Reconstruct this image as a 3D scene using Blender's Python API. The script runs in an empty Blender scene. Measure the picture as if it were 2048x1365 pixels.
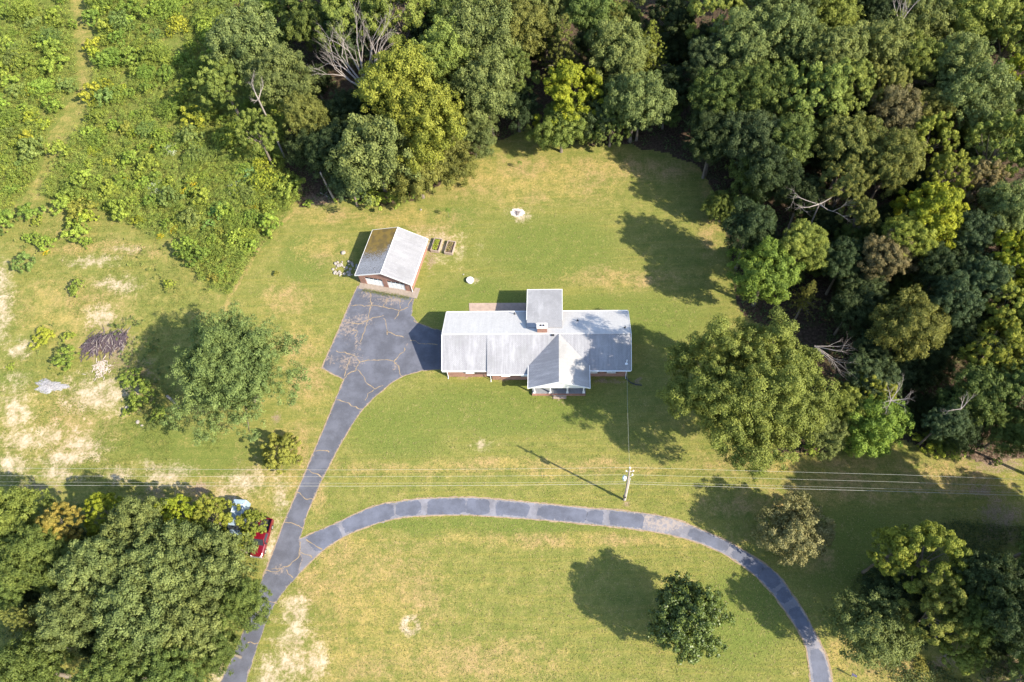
import bpy, math, random
import numpy as np
from mathutils import Vector, Matrix
random.seed(7); rng = np.random.default_rng(7)
S = bpy.context.scene
COL = S.collection
R_ = math.radians

# ------------------------------------------------------------------ camera
F, CX, CY, H = 1560.0, 1024.0, 682.5, 110.0
NX, NY = 1128.0, 1550.0                       # where the drone's plumb line meets the ground, as seen
_d = np.array([NX-CX, -(NY-CY), -F]); _d /= np.linalg.norm(_d)
_Z = -_d; _X = np.array([1., 0, 0]); _X = _X-_X.dot(_Z)*_Z; _X /= np.linalg.norm(_X); _Y = np.cross(_Z, _X)
ROT = np.array([_X, _Y, _Z]); CAM = np.array([0, 0, H])
def at(x, y, z=0.0):
    r = ROT @ np.array([x-CX, -(y-CY), -F]); t = (z-H)/r[2]
    return CAM + r*t
def pix(P):
    c = (np.asarray(P)-CAM) @ ROT
    return CX+F*c[..., 0]/-c[..., 2], CY-F*c[..., 1]/-c[..., 2]
def mpp(x, y, z=0.0):                         # metres per photo pixel there
    P = at(x, y, z); c = (P-CAM) @ ROT
    return -c[2]/F
cd = bpy.data.cameras.new('camera'); cam = bpy.data.objects.new('camera', cd); COL.objects.link(cam)
cd.sensor_width = 36; cd.lens = 36*F/2048; cd.clip_start = 1; cd.clip_end = 6000
cam.matrix_world = Matrix(((*ROT[0], 0), (*ROT[1], 0), (*ROT[2], H), (0, 0, 0, 1)))
S.camera = cam

# ------------------------------------------------------------------ light
SUN_EL = R_(38.0); SH_AZ = R_(150.3)          # shadows fall towards SH_AZ
sdir = Vector((math.cos(SH_AZ)*math.cos(SUN_EL), math.sin(SH_AZ)*math.cos(SUN_EL), -math.sin(SUN_EL)))
sl = bpy.data.lights.new('sun', 'SUN'); sl.energy = 4.6; sl.angle = R_(0.53); sl.color = (1.0, 0.905, 0.75)
so = bpy.data.objects.new('sun', sl); COL.objects.link(so); so.rotation_euler = sdir.to_track_quat('-Z', 'Y').to_euler()
so.location = (60, 0, 80)
W = bpy.data.worlds.new('World'); S.world = W; W.use_nodes = True
wn = W.node_tree.nodes; wl = W.node_tree.links
sky = wn.new('ShaderNodeTexSky'); sky.sky_type = 'NISHITA'; sky.sun_disc = False
sky.sun_elevation = SUN_EL
tos = -sdir; sky.sun_rotation = math.atan2(tos.x, tos.y)
sky.air_density = 1.0; sky.dust_density = 0.8
wl.new(sky.outputs[0], wn['Background'].inputs[0]); wn['Background'].inputs[1].default_value = 0.150
S.view_settings.view_transform = 'Standard'; S.view_settings.look = 'None'
S.view_settings.exposure = 1.30; S.view_settings.gamma = 1.0; S.view_settings.use_curve_mapping = False
S.cycles.max_bounces = 5; S.cycles.diffuse_bounces = 3; S.cycles.transmission_bounces = 3
S.cycles.glossy_bounces = 2; S.cycles.transparent_max_bounces = 4

# ------------------------------------------------------------------ helpers
def new_mesh(name, V, Fc, mats=()):
    """V (n,3); Fc list of faces or (m,k) array"""
    me = bpy.data.meshes.new(name)
    if isinstance(Fc, np.ndarray):
        V = np.asarray(V, dtype=np.float32); n, k = Fc.shape
        me.vertices.add(len(V)); me.vertices.foreach_set('co', V.ravel())
        me.loops.add(n*k); me.loops.foreach_set('vertex_index', Fc.astype(np.int32).ravel())
        me.polygons.add(n); me.polygons.foreach_set('loop_start', np.arange(0, n*k, k, dtype=np.int32))
        me.update(calc_edges=True)
    else:
        me.from_pydata([tuple(v) for v in V], [], Fc); me.update()
    for m in mats: me.materials.append(m)
    return me
def link(name, me, parent=None, mat=None, loc=None, rotz=None):
    o = bpy.data.objects.new(name, me); COL.objects.link(o)
    if mat is not None and me is not None and not me.materials: me.materials.append(mat)
    if parent is not None: o.parent = parent
    if loc is not None: o.location = loc
    if rotz is not None: o.rotation_euler = (0, 0, rotz)
    return o
def tag(o, label=None, cat=None, group=None, kind=None):
    if label: o['label'] = label
    if cat: o['category'] = cat
    if group: o['group'] = group
    if kind: o['kind'] = kind
    return o
def thing(name, label, cat, loc=(0, 0, 0), rotz=0, group=None):
    o = bpy.data.objects.new(name, None); COL.objects.link(o); o.location = loc; o.rotation_euler = (0, 0, rotz)
    o.empty_display_size = .3
    return tag(o, label, cat, group)
class MB:
    def __init__(s): s.V = []; s.F = []
    def poly(s, pts):
        b = len(s.V); s.V += [tuple(p) for p in pts]; s.F.append(list(range(b, b+len(pts)))); return s
    def hexa(s, p):                            # 8 points: bottom 4 ccw, top 4 ccw
        b = len(s.V); s.V += [tuple(q) for q in p]
        for f in ((3, 2, 1, 0), (4, 5, 6, 7), (0, 1, 5, 4), (1, 2, 6, 5), (2, 3, 7, 6), (3, 0, 4, 7)): s.F.append([b+i for i in f])
        return s
    def box(s, x0, x1, y0, y1, z0, z1):
        return s.hexa([(x0, y0, z0), (x1, y0, z0), (x1, y1, z0), (x0, y1, z0), (x0, y0, z1), (x1, y0, z1), (x1, y1, z1), (x0, y1, z1)])
    def slab(s, pts, t):                       # a polygon thickened downwards by t
        n = len(pts); b = len(s.V)
        s.V += [tuple(p) for p in pts]+[(p[0], p[1], p[2]-t) for p in pts]
        s.F.append([b+i for i in range(n)]); s.F.append([b+n+i for i in reversed(range(n))])
        for i in range(n): j = (i+1) % n; s.F.append([b+j, b+i, b+n+i, b+n+j])
        return s
    def tube(s, pts, rad, n=8, cap=True):
        pts = [Vector(p) for p in pts]; rad = rad if hasattr(rad, '__len__') else [rad]*len(pts)
        b = len(s.V); up = None
        for i, p in enumerate(pts):
            t = (pts[min(i+1, len(pts)-1)]-pts[max(i-1, 0)]).normalized()
            if up is None: up = t.orthogonal().normalized()
            up = (up - up.dot(t)*t)
            up = up.normalized() if up.length > 1e-6 else t.orthogonal().normalized()
            q = t.cross(up)
            for k in range(n):
                a = 2*math.pi*k/n; s.V.append(tuple(p+(up*math.cos(a)+q*math.sin(a))*rad[i]))
        for i in range(len(pts)-1):
            for k in range(n):
                k2 = (k+1) % n; s.F.append([b+i*n+k, b+i*n+k2, b+(i+1)*n+k2, b+(i+1)*n+k])
        if cap:
            s.F.append([b+k for k in reversed(range(n))]); e = b+(len(pts)-1)*n; s.F.append([e+k for k in range(n)])
        return s
    def build(s, name, mat, parent=None, smooth=False, loc=None, rotz=None):
        me = new_mesh(name, s.V, s.F, [mat])
        if smooth: me.polygons.foreach_set('use_smooth', [True]*len(me.polygons))
        return link(name, me, parent, None, loc, rotz)

def vnoise(x, y, scale, seed, octaves=3):
    out = np.zeros_like(x); amp = 1; tot = 0
    for o in range(octaves):
        g = np.random.default_rng(seed+o*17).random((256, 256)); fx = x/scale*(2**o)+1000.3; fy = y/scale*(2**o)+777.7
        ix = np.floor(fx).astype(int); iy = np.floor(fy).astype(int); tx = fx-ix; ty = fy-iy
        tx = tx*tx*(3-2*tx); ty = ty*ty*(3-2*ty); G = lambda a, b: g[a % 256, b % 256]
        out += amp*((G(ix, iy)*(1-tx)+G(ix+1, iy)*tx)*(1-ty)+(G(ix, iy+1)*(1-tx)+G(ix+1, iy+1)*tx)*ty); tot += amp; amp *= .5
    return out/tot

# ------------------------------------------------------------------ materials
def nodes(name):
    m = bpy.data.materials.new(name); m.use_nodes = True; nt = m.node_tree
    return m, nt.nodes, nt.links, nt.nodes['Principled BSDF']
def N(n, t, **kw):
    x = n.new(t)
    for k, v in kw.items():
        if k in ('op', 'operation'): x.operation = v
        elif k == 'blend': x.blend_type = v
        else: setattr(x, k, v)
    return x
def noise(n, l, coord, scale, detail=4, rough=.6, dist=0):
    t = n.new('ShaderNodeTexNoise'); t.inputs['Scale'].default_value = scale; t.inputs['Detail'].default_value = detail
    t.inputs['Roughness'].default_value = rough; t.inputs['Distortion'].default_value = dist
    l.new(coord, t.inputs['Vector']); return t.outputs['Fac']
def ramp(n, l, src, stops):
    r = n.new('ShaderNodeValToRGB'); e = r.color_ramp.elements
    e[0].position, e[0].color = stops[0][0], (*stops[0][1], 1); e[1].position, e[1].color = stops[-1][0], (*stops[-1][1], 1)
    for p, c in stops[1:-1]: q = e.new(p); q.color = (*c, 1)
    l.new(src, r.inputs[0]); return r.outputs[0]
def mix(n, l, f, a, b, blend='MIX'):
    m = n.new('ShaderNodeMix'); m.data_type = 'RGBA'; m.blend_type = blend
    for i, v in ((0, f), (6, a), (7, b)):
        if isinstance(v, (int, float)): m.inputs[i].default_value = v
        elif isinstance(v, tuple): m.inputs[i].default_value = (*v, 1)
        else: l.new(v, m.inputs[i])
    return m.outputs[2]
def mth(n, l, op, a, b=None, clamp=False):
    m = n.new('ShaderNodeMath'); m.operation = op; m.use_clamp = clamp
    for i, v in ((0, a), (1, b)):
        if v is None: continue
        if isinstance(v, (int, float)): m.inputs[i].default_value = v
        else: l.new(v, m.inputs[i])
    return m.outputs[0]
def smooth(n, l, v, a, b):
    m = n.new('ShaderNodeMapRange'); m.interpolation_type = 'SMOOTHSTEP'; m.inputs[1].default_value = a; m.inputs[2].default_value = b
    l.new(v, m.inputs[0]); return m.outputs[0]
def bump(n, l, b, h, strength=.5, dist=.05):
    x = n.new('ShaderNodeBump'); x.inputs['Strength'].default_value = strength; x.inputs['Distance'].default_value = dist
    l.new(h, x.inputs['Height']); l.new(x.outputs[0], b.inputs['Normal'])
def geo_pos(n): return n.new('ShaderNodeNewGeometry').outputs['Position']
def obj_co(n): return n.new('ShaderNodeTexCoord').outputs['Object']

def simple(name, col, rough=.7, var=.25, scale=6, metal=0, bumpd=0, coat=0):
    m, n, l, b = nodes(name); f = noise(n, l, obj_co(n), scale, 5, .65)
    lo = tuple(c*(1-var) for c in col); hi = tuple(min(1, c*(1+var)) for c in col)
    l.new(ramp(n, l, f, [(.3, lo), (.7, hi)]), b.inputs['Base Color'])
    b.inputs['Roughness'].default_value = rough; b.inputs['Metallic'].default_value = metal
    if coat: b.inputs['Coat Weight'].default_value = coat
    if bumpd: bump(n, l, b, f, .6, bumpd)
    return m

def leaf_mat(name, rough=.6, spec=.16, trans=.22):
    m, n, l, b = nodes(name)
    oi = n.new('ShaderNodeObjectInfo'); a = n.new('ShaderNodeAttribute'); a.attribute_name = 'v'
    c = oi.outputs['Color']
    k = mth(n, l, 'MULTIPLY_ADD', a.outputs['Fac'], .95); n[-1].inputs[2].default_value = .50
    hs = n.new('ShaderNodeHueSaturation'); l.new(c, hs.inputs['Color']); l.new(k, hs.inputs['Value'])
    hv = n.new('ShaderNodeMapRange'); l.new(a.outputs['Fac'], hv.inputs[0]); hv.inputs[3].default_value = .503; hv.inputs[4].default_value = .474
    l.new(hv.outputs[0], hs.inputs['Hue'])
    col = hs.outputs[0]
    l.new(col, b.inputs['Base Color']); b.inputs['Roughness'].default_value = rough
    b.inputs['Specular IOR Level'].default_value = spec
    t = n.new('ShaderNodeBsdfTranslucent'); tc = mix(n, l, 1.0, col, (1.25, 1.2, .55), 'MULTIPLY'); l.new(tc, t.inputs['Color'])
    ms = n.new('ShaderNodeMixShader'); ms.inputs[0].default_value = trans
    l.new(b.outputs[0], ms.inputs[1]); l.new(t.outputs[0], ms.inputs[2]); l.new(ms.outputs[0], n['Material Output'].inputs[0])
    return m
M = {}
M['leaf'] = leaf_mat('leaf'); M['gloss_leaf'] = leaf_mat('gloss_leaf', .42, .4, .14)
M['bark'] = simple('bark', (.16, .13, .10), .9, .35, 4, bumpd=.03)
M['dead_wood'] = simple('dead_wood', (.25, .215, .19), .85, .3, 5)
M['dark_wood'] = simple('dark_wood', (.17, .13, .12), .9, .45, 3)
M['white_paint'] = simple('white_paint', (.66, .66, .65), .5, .05, 2)
M['white_metal'] = simple('white_metal', (.78, .79, .80), .35, .05, 2)
M['dark_shutter'] = simple('dark_shutter', (.025, .025, .03), .5, .2, 5)
M['glass'] = simple('glass', (.03, .035, .045), .08, .2, 2)
M['concrete'] = simple('concrete', (.25, .205, .17), .85, .18, 2.5)
M['white_concrete'] = simple('white_concrete', (.62, .60, .58), .8, .06, 2.5)
M['porch_floor'] = simple('porch_floor', (.19, .20, .215), .6, .15, 2.5)
M['rubber'] = simple('rubber', (.02, .02, .022), .8, .2, 3)
M['pipe_black'] = simple('pipe_black', (.03, .03, .035), .5, .2, 3)
M['chrome'] = simple('chrome', (.75, .75, .76), .25, .05, 3, metal=.8)
M['red_paint'] = simple('red_paint', (.13, .003, .012), .3, .12, 2, coat=.6)
M['van_paint'] = simple('van_paint', (.26, .34, .42), .4, .10, 2)
M['blue_car'] = simple('blue_car', (.20, .25, .32), .3, .10, 2, coat=.5)
M['rock'] = simple('rock', (.30, .265, .23), .9, .3, 3, bumpd=.05)
M['ash'] = simple('ash', (.24, .225, .23), .95, .5, 9, bumpd=.04)
M['soil'] = simple('soil', (.10, .065, .045), .95, .4, 6, bumpd=.04)
M['bed_wood'] = simple('bed_wood', (.33, .26, .21), .8, .2, 4)
M['pole_wood'] = simple('pole_wood', (.36, .30, .26), .85, .25, 3)
M['porcelain'] = simple('porcelain', (.80, .80, .76), .3, .05, 3)
M['transformer_grey'] = simple('transformer_grey', (.52, .60, .64), .45, .08, 3)
M['wire'] = simple('wire', (.42, .41, .36), .6, .08, 3)
M['yellow_petal'] = simple('yellow_petal', (.80, .46, .02), .7, .25, 7)
M['gravel'] = simple('gravel', (.27, .26, .265), .9, .40, 7, bumpd=.06)
M['chip'] = simple('chip', (.50, .42, .36), .9, .3, 4)
M['mailbox'] = simple('mailbox', (.10, .09, .16), .4, .2, 4)

def brick_mat(name, c1, c2, mortar):
    m, n, l, b = nodes(name); co = obj_co(n)
    sx = n.new('ShaderNodeSeparateXYZ'); l.new(co, sx.inputs[0]); cx = n.new('ShaderNodeCombineXYZ')
    s = mth(n, l, 'ADD', sx.outputs[0], sx.outputs[1]); l.new(s, cx.inputs[0]); l.new(sx.outputs[2], cx.inputs[1])
    t = n.new('ShaderNodeTexBrick'); l.new(cx.outputs[0], t.inputs['Vector'])
    t.inputs['Scale'].default_value = 1; t.inputs['Brick Width'].default_value = .21; t.inputs['Row Height'].default_value = .075
    t.inputs['Mortar Size'].default_value = .006; t.inputs['Color1'].default_value = (*c1, 1); t.inputs['Color2'].default_value = (*c2, 1)
    t.inputs['Mortar'].default_value = (*mortar, 1)
    f = noise(n, l, co, 1.2, 4); l.new(mix(n, l, 1.0, t.outputs['Color'], ramp(n, l, f, [(.3, (.8, .8, .8)), (.7, (1.15, 1.12, 1.1))]), 'MULTIPLY'), b.inputs['Base Color'])
    b.inputs['Roughness'].default_value = .9; bump(n, l, b, t.outputs['Fac'], -.4, .01)
    return m
M['brick'] = brick_mat('brick', (.24, .10, .07), (.29, .14, .10), (.32, .28, .24))

def shingle_mat(name, base, streak, moss=None, ribx=0, vert=(0, 1), stain=None):
    """weathered shingle roof: tabs, streaks that run down the slope; vert = axis along the slope"""
    m, n, l, b = nodes(name); co = obj_co(n)
    sx = n.new('ShaderNodeSeparateXYZ'); l.new(co, sx.inputs[0])
    along, down = (sx.outputs[1], sx.outputs[0]) if vert[0] else (sx.outputs[0], sx.outputs[1])
    cx = n.new('ShaderNodeCombineXYZ'); l.new(along, cx.inputs[0]); l.new(down, cx.inputs[1])
    t = n.new('ShaderNodeTexBrick'); l.new(cx.outputs[0], t.inputs['Vector']); t.inputs['Scale'].default_value = 1
    t.inputs['Brick Width'].default_value = .30; t.inputs['Row Height'].default_value = .15; t.inputs['Mortar Size'].default_value = .018
    c1 = tuple(c*1.04 for c in base); c2 = tuple(c*.93 for c in base); mo = tuple(c*.66 for c in base)
    for k, c in (('Color1', c1), ('Color2', c2), ('Mortar', mo)): t.inputs[k].default_value = (*c, 1)
    mp = n.new('ShaderNodeCombineXYZ'); l.new(mth(n, l, 'MULTIPLY', along, 2.2), mp.inputs[0]); l.new(mth(n, l, 'MULTIPLY', down, .16), mp.inputs[1])
    st = noise(n, l, mp.outputs[0], 1.3, 6, .75); st2 = noise(n, l, co, .28, 4, .6); sp = noise(n, l, co, 5, 3, .7)
    c = mix(n, l, smooth(n, l, st, .38, .68), tuple(streak), (1.0, 1.0, 1.0)); c = mix(n, l, 1.0, t.outputs['Color'], c, 'MULTIPLY')
    c = mix(n, l, mth(n, l, 'MULTIPLY', smooth(n, l, st2, .50, .68), (.18 if base[0] > .45 else .60)), c, tuple(x*.62 for x in base))
    mp2 = n.new('ShaderNodeCombineXYZ'); l.new(mth(n, l, 'MULTIPLY', along, .8), mp2.inputs[0]); l.new(mth(n, l, 'MULTIPLY', down, .30), mp2.inputs[1]); mp2.inputs[2].default_value = 4.3
    wsh = noise(n, l, mp2.outputs[0], .55, 5, .6); c = mix(n, l, mth(n, l, 'MULTIPLY', smooth(n, l, wsh, .50, .72), .30), c, tuple(min(.62, x*1.45+.05) for x in base))
    c = mix(n, l, mth(n, l, 'MULTIPLY', smooth(n, l, sp, .55, .75), .20), c, tuple(min(.92, x*1.35) for x in base))
    if moss:
        g = n.new('ShaderNodeAttribute'); g.attribute_name = 'moss'
        m1 = noise(n, l, co, 4.5, 4, .8); m2 = mth(n, l, 'ADD', g.outputs['Fac'], mth(n, l, 'MULTIPLY', mth(n, l, 'SUBTRACT', m1, .5), 2.3))
        mc = mix(n, l, smooth(n, l, noise(n, l, co, .9, 4), .4, .6), (.15, .105, .035), (.235, .155, .035))
        mc = mix(n, l, smooth(n, l, g.outputs['Fac'], .25, .75), (.085, .075, .07), mc)
        c = mix(n, l, smooth(n, l, m2, .42, .58), c, mc)
    l.new(c, b.inputs['Base Color']); b.inputs['Roughness'].default_value = .72; b.inputs['Specular IOR Level'].default_value = .35
    bump(n, l, b, t.outputs['Fac'], -.5, .012)
    return m
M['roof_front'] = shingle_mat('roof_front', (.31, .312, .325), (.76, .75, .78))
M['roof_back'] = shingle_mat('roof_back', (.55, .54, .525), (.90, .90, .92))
M['roof_ext'] = shingle_mat('roof_ext', (.31, .31, .32), (.93, .93, .94))
M['roof_porch_shaded'] = shingle_mat('roof_porch_shaded', (.27, .275, .30), (.72, .73, .76), vert=(1, 0))  # left porch slope: shade of the side turned from the sun, in the colour
M['roof_porch_sunlit'] = shingle_mat('roof_porch_sunlit', (.33, .325, .32), (.93, .93, .93), vert=(1, 0))  # same porch shingle, with sunlight on the right slope put into the colour
M['roof_moss'] = shingle_mat('roof_moss', (.33, .33, .345), (.85, .85, .87), moss=True, vert=(1, 0))
M['roof_garage'] = shingle_mat('roof_garage', (.285, .285, .295), (.85, .85, .87), vert=(1, 0))

def asphalt_mat(name, base, tan=.5, worn=(.34, .30, .29)):
    m, n, l, b = nodes(name); P = geo_pos(n)
    f1 = noise(n, l, P, .35, 6, .65); f2 = noise(n, l, P, 2.2, 6, .75); f3 = noise(n, l, P, 14, 3, .7)
    c = mix(n, l, smooth(n, l, f1, .35, .7), tuple(x*.76 for x in base), tuple(x*1.28 for x in base))
    c = mix(n, l, mth(n, l, 'MULTIPLY', smooth(n, l, f3, .45, .75), .35), c, tuple(x*1.7 for x in base))
    e = n.new('ShaderNodeAttribute'); e.attribute_name = 'wear'
    w = mth(n, l, 'ADD', e.outputs['Fac'], mth(n, l, 'MULTIPLY', mth(n, l, 'SUBTRACT', f2, .5), 1.5))
    c = mix(n, l, mth(n, l, 'MULTIPLY', smooth(n, l, w, .38, .62), tan), c, worn)
    l.new(c, b.inputs['Base Color']); b.inputs['Roughness'].default_value = .85; bump(n, l, b, f3, .4, .01)
    return m
M['asphalt'] = asphalt_mat('asphalt', (.090, .094, .116), .85, (.25, .20, .165))
M['asphalt_old'] = asphalt_mat('asphalt_old', (.165, .163, .185), .9, (.30, .25, .215))
M['asphalt_seal'] = asphalt_mat('asphalt_seal', (.096, .104, .136), .8, (.24, .23, .245))
M['crack'] = simple('crack', (.26, .195, .12), .95, .4, 3)
M['edge_dirt'] = simple('edge_dirt', (.27, .20, .13), .95, .3, 2)

def ground_mat():
    m, n, l, b = nodes('ground_cover'); P = geo_pos(n)
    def A(nm):
        a = n.new('ShaderNodeAttribute'); a.attribute_name = nm; return a.outputs['Fac']
    n1 = noise(n, l, P, .10, 5, .6); n2 = noise(n, l, P, .55, 6, .68); n3 = noise(n, l, P, 2.4, 5, .75); n4 = noise(n, l, P, 7.5, 3, .7)
    ms = n.new('ShaderNodeMapping'); ms.inputs['Scale'].default_value = (.07, 2.2, 1); ms.inputs['Rotation'].default_value = (0, 0, .03)
    l.new(P, ms.inputs[0]); mow = noise(n, l, ms.outputs[0], .8, 3, .5)
    g = mix(n, l, smooth(n, l, n2, .34, .66), (.138, .156, .038), (.205, .198, .058))
    g = mix(n, l, mth(n, l, 'MULTIPLY', smooth(n, l, mow, .48, .64), .40), g, (.245, .215, .058))
    # lush
    lu = mth(n, l, 'ADD', A('lush'), mth(n, l, 'MULTIPLY', mth(n, l, 'SUBTRACT', n2, .5), .9))
    g = mix(n, l, mth(n, l, 'MULTIPLY', smooth(n, l, lu, .4, .8), .75), g, (.118, .152, .034))
    # dry
    dr = mth(n, l, 'ADD', mth(n, l, 'ADD', A('dry'), mth(n, l, 'MULTIPLY', mth(n, l, 'SUBTRACT', n2, .5), 1.3)), mth(n, l, 'MULTIPLY', mth(n, l, 'SUBTRACT', n3, .5), 1.1))
    dcol = mix(n, l, smooth(n, l, n1, .42, .6), (.375, .25, .13), (.355, .265, .095))
    g = mix(n, l, mth(n, l, 'MULTIPLY', smooth(n, l, dr, .25, 1.05), .85), g, dcol)
    # fine blades
    g = mix(n, l, 1.0, g, ramp(n, l, n4, [(.22, (.46, .50, .44)), (.5, (1, 1, 1)), (.78, (1.58, 1.46, 1.40))]), 'MULTIPLY')
    g = mix(n, l, 1.0, g, ramp(n, l, n3, [(.3, (.80, .84, .78)), (.7, (1.16, 1.12, 1.10))]), 'MULTIPLY')
    # bare sand
    sa = mth(n, l, 'ADD', mth(n, l, 'ADD', A('sand'), mth(n, l, 'MULTIPLY', mth(n, l, 'SUBTRACT', n2, .5), 1.7)), mth(n, l, 'MULTIPLY', mth(n, l, 'SUBTRACT', n3, .5), 1.6))
    sc = mix(n, l, smooth(n, l, n2, .35, .65), (.38, .28, .185), (.54, .44, .33)); sc = mix(n, l, 1.0, sc, ramp(n, l, n4, [(.3, (.8, .8, .8)), (.7, (1.1, 1.1, 1.1))]), 'MULTIPLY')
    g = mix(n, l, mth(n, l, 'MULTIPLY', smooth(n, l, sa, .28, 1.15), .92), g, sc)
    # forest floor / leaf litter
    di = mth(n, l, 'ADD', A('litter'), mth(n, l, 'MULTIPLY', mth(n, l, 'SUBTRACT', n3, .5), .9))
    dc = mix(n, l, smooth(n, l, n3, .4, .65), (.05, .034, .022), (.115, .078, .055)); dc = mix(n, l, mth(n, l, 'MULTIPLY', smooth(n, l, n2, .5, .7), .5), dc, (.07, .09, .025))
    g = mix(n, l, smooth(n, l, di, .35, .65), g, dc)
    mu = mth(n, l, 'ADD', mth(n, l, 'ADD', A('mulch'), mth(n, l, 'MULTIPLY', mth(n, l, 'SUBTRACT', n2, .5), 1.1)), mth(n, l, 'MULTIPLY', mth(n, l, 'SUBTRACT', n3, .5), 1.3))
    mc_ = mix(n, l, smooth(n, l, n4, .35, .65), (.15, .100, .070), (.33, .245, .18))
    g = mix(n, l, mth(n, l, 'MULTIPLY', smooth(n, l, mu, .38, .85), .85), g, mc_)
    l.new(g, b.inputs['Base Color']); b.inputs['Roughness'].default_value = .95; b.inputs['Specular IOR Level'].default_value = .1
    hh = mth(n, l, 'ADD', n4, mth(n, l, 'MULTIPLY', n3, 1.5)); bump(n, l, b, hh, .55, .10)
    return m
M['ground'] = ground_mat()

# ------------------------------------------------------------------ layout masks (photo pixels are only the survey; everything lands in metres)
def inpoly(x, y, poly):
    inside = np.zeros(x.shape, bool); n = len(poly)
    for i in range(n):
        x1, y1 = poly[i]; x2, y2 = poly[(i+1) % n]
        c = ((y1 > y) != (y2 > y)) & (x < (x2-x1)*(y-y1)/((y2-y1) or 1e-9)+x1); inside ^= c
    return inside
def distline(x, y, pts):
    d = np.full(x.shape, 1e9)
    for (x1, y1), (x2, y2) in zip(pts[:-1], pts[1:]):
        L = (x2-x1)**2+(y2-y1)**2; t = np.clip(((x-x1)*(x2-x1)+(y-y1)*(y2-y1))/L, 0, 1)
        d = np.minimum(d, np.hypot(x-x1-t*(x2-x1), y-y1-t*(y2-y1)))
    return d
def ell(x, y, cx, cy, rx, ry, soft=.35, rot=0):
    rx = max(rx, 1); ry = max(ry, 1)
    c, s = math.cos(rot), math.sin(rot); u = ((x-cx)*c+(y-cy)*s)/rx; v = (-(x-cx)*s+(y-cy)*c)/ry
    return np.clip((1+soft-np.sqrt(u*u+v*v))/(2*soft), 0, 1)
LAWN = [(600, 420), (680, 410), (760, 420), (830, 410), (900, 360), (950, 310), (985, 290), (1070, 300), (1200, 312), (1330, 318), (1400, 340), (1435, 400), (1455, 500),
        (1470, 600), (1520, 700), (1560, 930), (1800, 915), (1950, 935), (2010, 960), (2000, 1060), (1900, 1120), (1760, 1180), (1720, 1290), (1800, 1330), (1900, 1420), (380, 1420), (450, 1330),
        (500, 1230), (520, 1150), (440, 1030), (430, 940), (600, 840), (560, 760), (455, 600), (490, 545), (520, 492), (548, 455)]
WOOD = [(600, 418), (560, 300), (590, 150), (560, 60), (470, 60), (450, -60), (2200, -60), (2200, 900), (1960, 930), (1880, 900), (1800, 880), (1700, 900), (1500, 900), (1560, 700),
        (1475, 610), (1462, 500), (1440, 400), (1405, 335), (1330, 300), (1200, 290), (1080, 280), (1060, 250), (1010, 285), (950, 300), (900, 350), (830, 400), (760, 410), (680, 400)]
PATH = [(150, -80), (160, 20), (170, 120), (165, 200), (125, 260), (105, 320), (80, 370), (60, 420), (100, 470), (230, 480), (330, 520)]
SAND = [(205, 636, 26, 22), (232, 570, 36, 12), (6, 620, 14, 60), (6, 560, 8, 30), (200, 790, 62, 34), (165, 895, 40, 28), (130, 915, 40, 20), (30, 830, 30, 55), (50, 880, 55, 22), (20, 930, 45, 20),
        (120, 950, 40, 14), (230, 950, 30, 12), (330, 955, 40, 20), (490, 965, 34, 24), (455, 985, 20, 18), (555, 990, 14, 40), (575, 1050, 10, 30), (250, 780, 30, 18), (100, 870, 30, 18),
        (190, 525, 40, 8), (255, 500, 20, 6), (35, 700, 20, 10), (50, 690, 18, 8), (300, 930, 20, 8), (545, 1110, 14, 40), (620, 1325, 30, 36), (580, 1330, 44, 26), (590, 1280, 32, 26), (590, 1225, 22, 40),
        (540, 1360, 22, 40), (965, 892, 15, 11), (1035, 426, 16, 11), (435, 1350, 14, 30), (540, 1080, 12, 30), (870, 495, 50, 22), (945, 566, 7, 6)]
ASH = [(820, 1238, 23, 11), (805, 1258, 11, 16), (838, 1258, 9, 15), (822, 1274, 18, 7)]
DRY = [(820, 440, 150, 30), (1050, 360, 240, 60), (1200, 335, 200, 28), (1330, 340, 110, 30), (640, 430, 90, 20), (600, 690, 60, 60), (570, 600, 60, 40), (620, 770, 50, 60), (640, 500, 60, 40), (1420, 440, 24, 110),
       (690, 1100, 90, 60), (640, 1170, 90, 60), (760, 1200, 180, 140), (900, 1320, 300, 60), (660, 1320, 120, 80), (1600, 925, 260, 26), (1700, 975, 240, 40), (1900, 960, 140, 50), (590, 890, 60, 60), (560, 960, 90, 50),
       (1620, 1120, 70, 40), (1680, 1310, 50, 60), (1780, 1340, 110, 30), (1000, 935, 500, 20), (640, 1000, 24, 60), (880, 470, 60, 40), (100, 850, 200, 110), (140, 620, 160, 90), (420, 1000, 160, 60), (1240, 560, 160, 24),
       (1150, 1080, 400, 20), (1500, 1010, 160, 24), (200, 500, 200, 20), (100, 140, 50, 160), (360, 90, 40, 20), (280, 250, 24, 30)]
LUSH = [(900, 440, 60, 40), (960, 610, 120, 60), (1000, 820, 260, 60), (930, 1050, 330, 18), (700, 1040, 60, 20), (800, 860, 120, 60), (1480, 1240, 110, 120), (300, 880, 150, 45), (80, 830, 50, 14), (110, 925, 30, 14),
        (400, 900, 120, 40), (230, 880, 70, 40), (1250, 640, 200, 60), (610, 520, 50, 60), (1100, 500, 150, 80), (1700, 1100, 150, 100), (400, 940, 100, 14), (30, 760, 50, 20)]
MULCH = [(1210, 758, 60, 5), (1060, 762, 24, 5), (1005, 760, 20, 4), (930, 757, 30, 4), (1275, 762, 14, 12), (718, 560, 8, 14), (1110, 800, 20, 5), (1250, 1003, 9, 6), (865, 520, 12, 30), (555, 835, 14, 20)]
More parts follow.
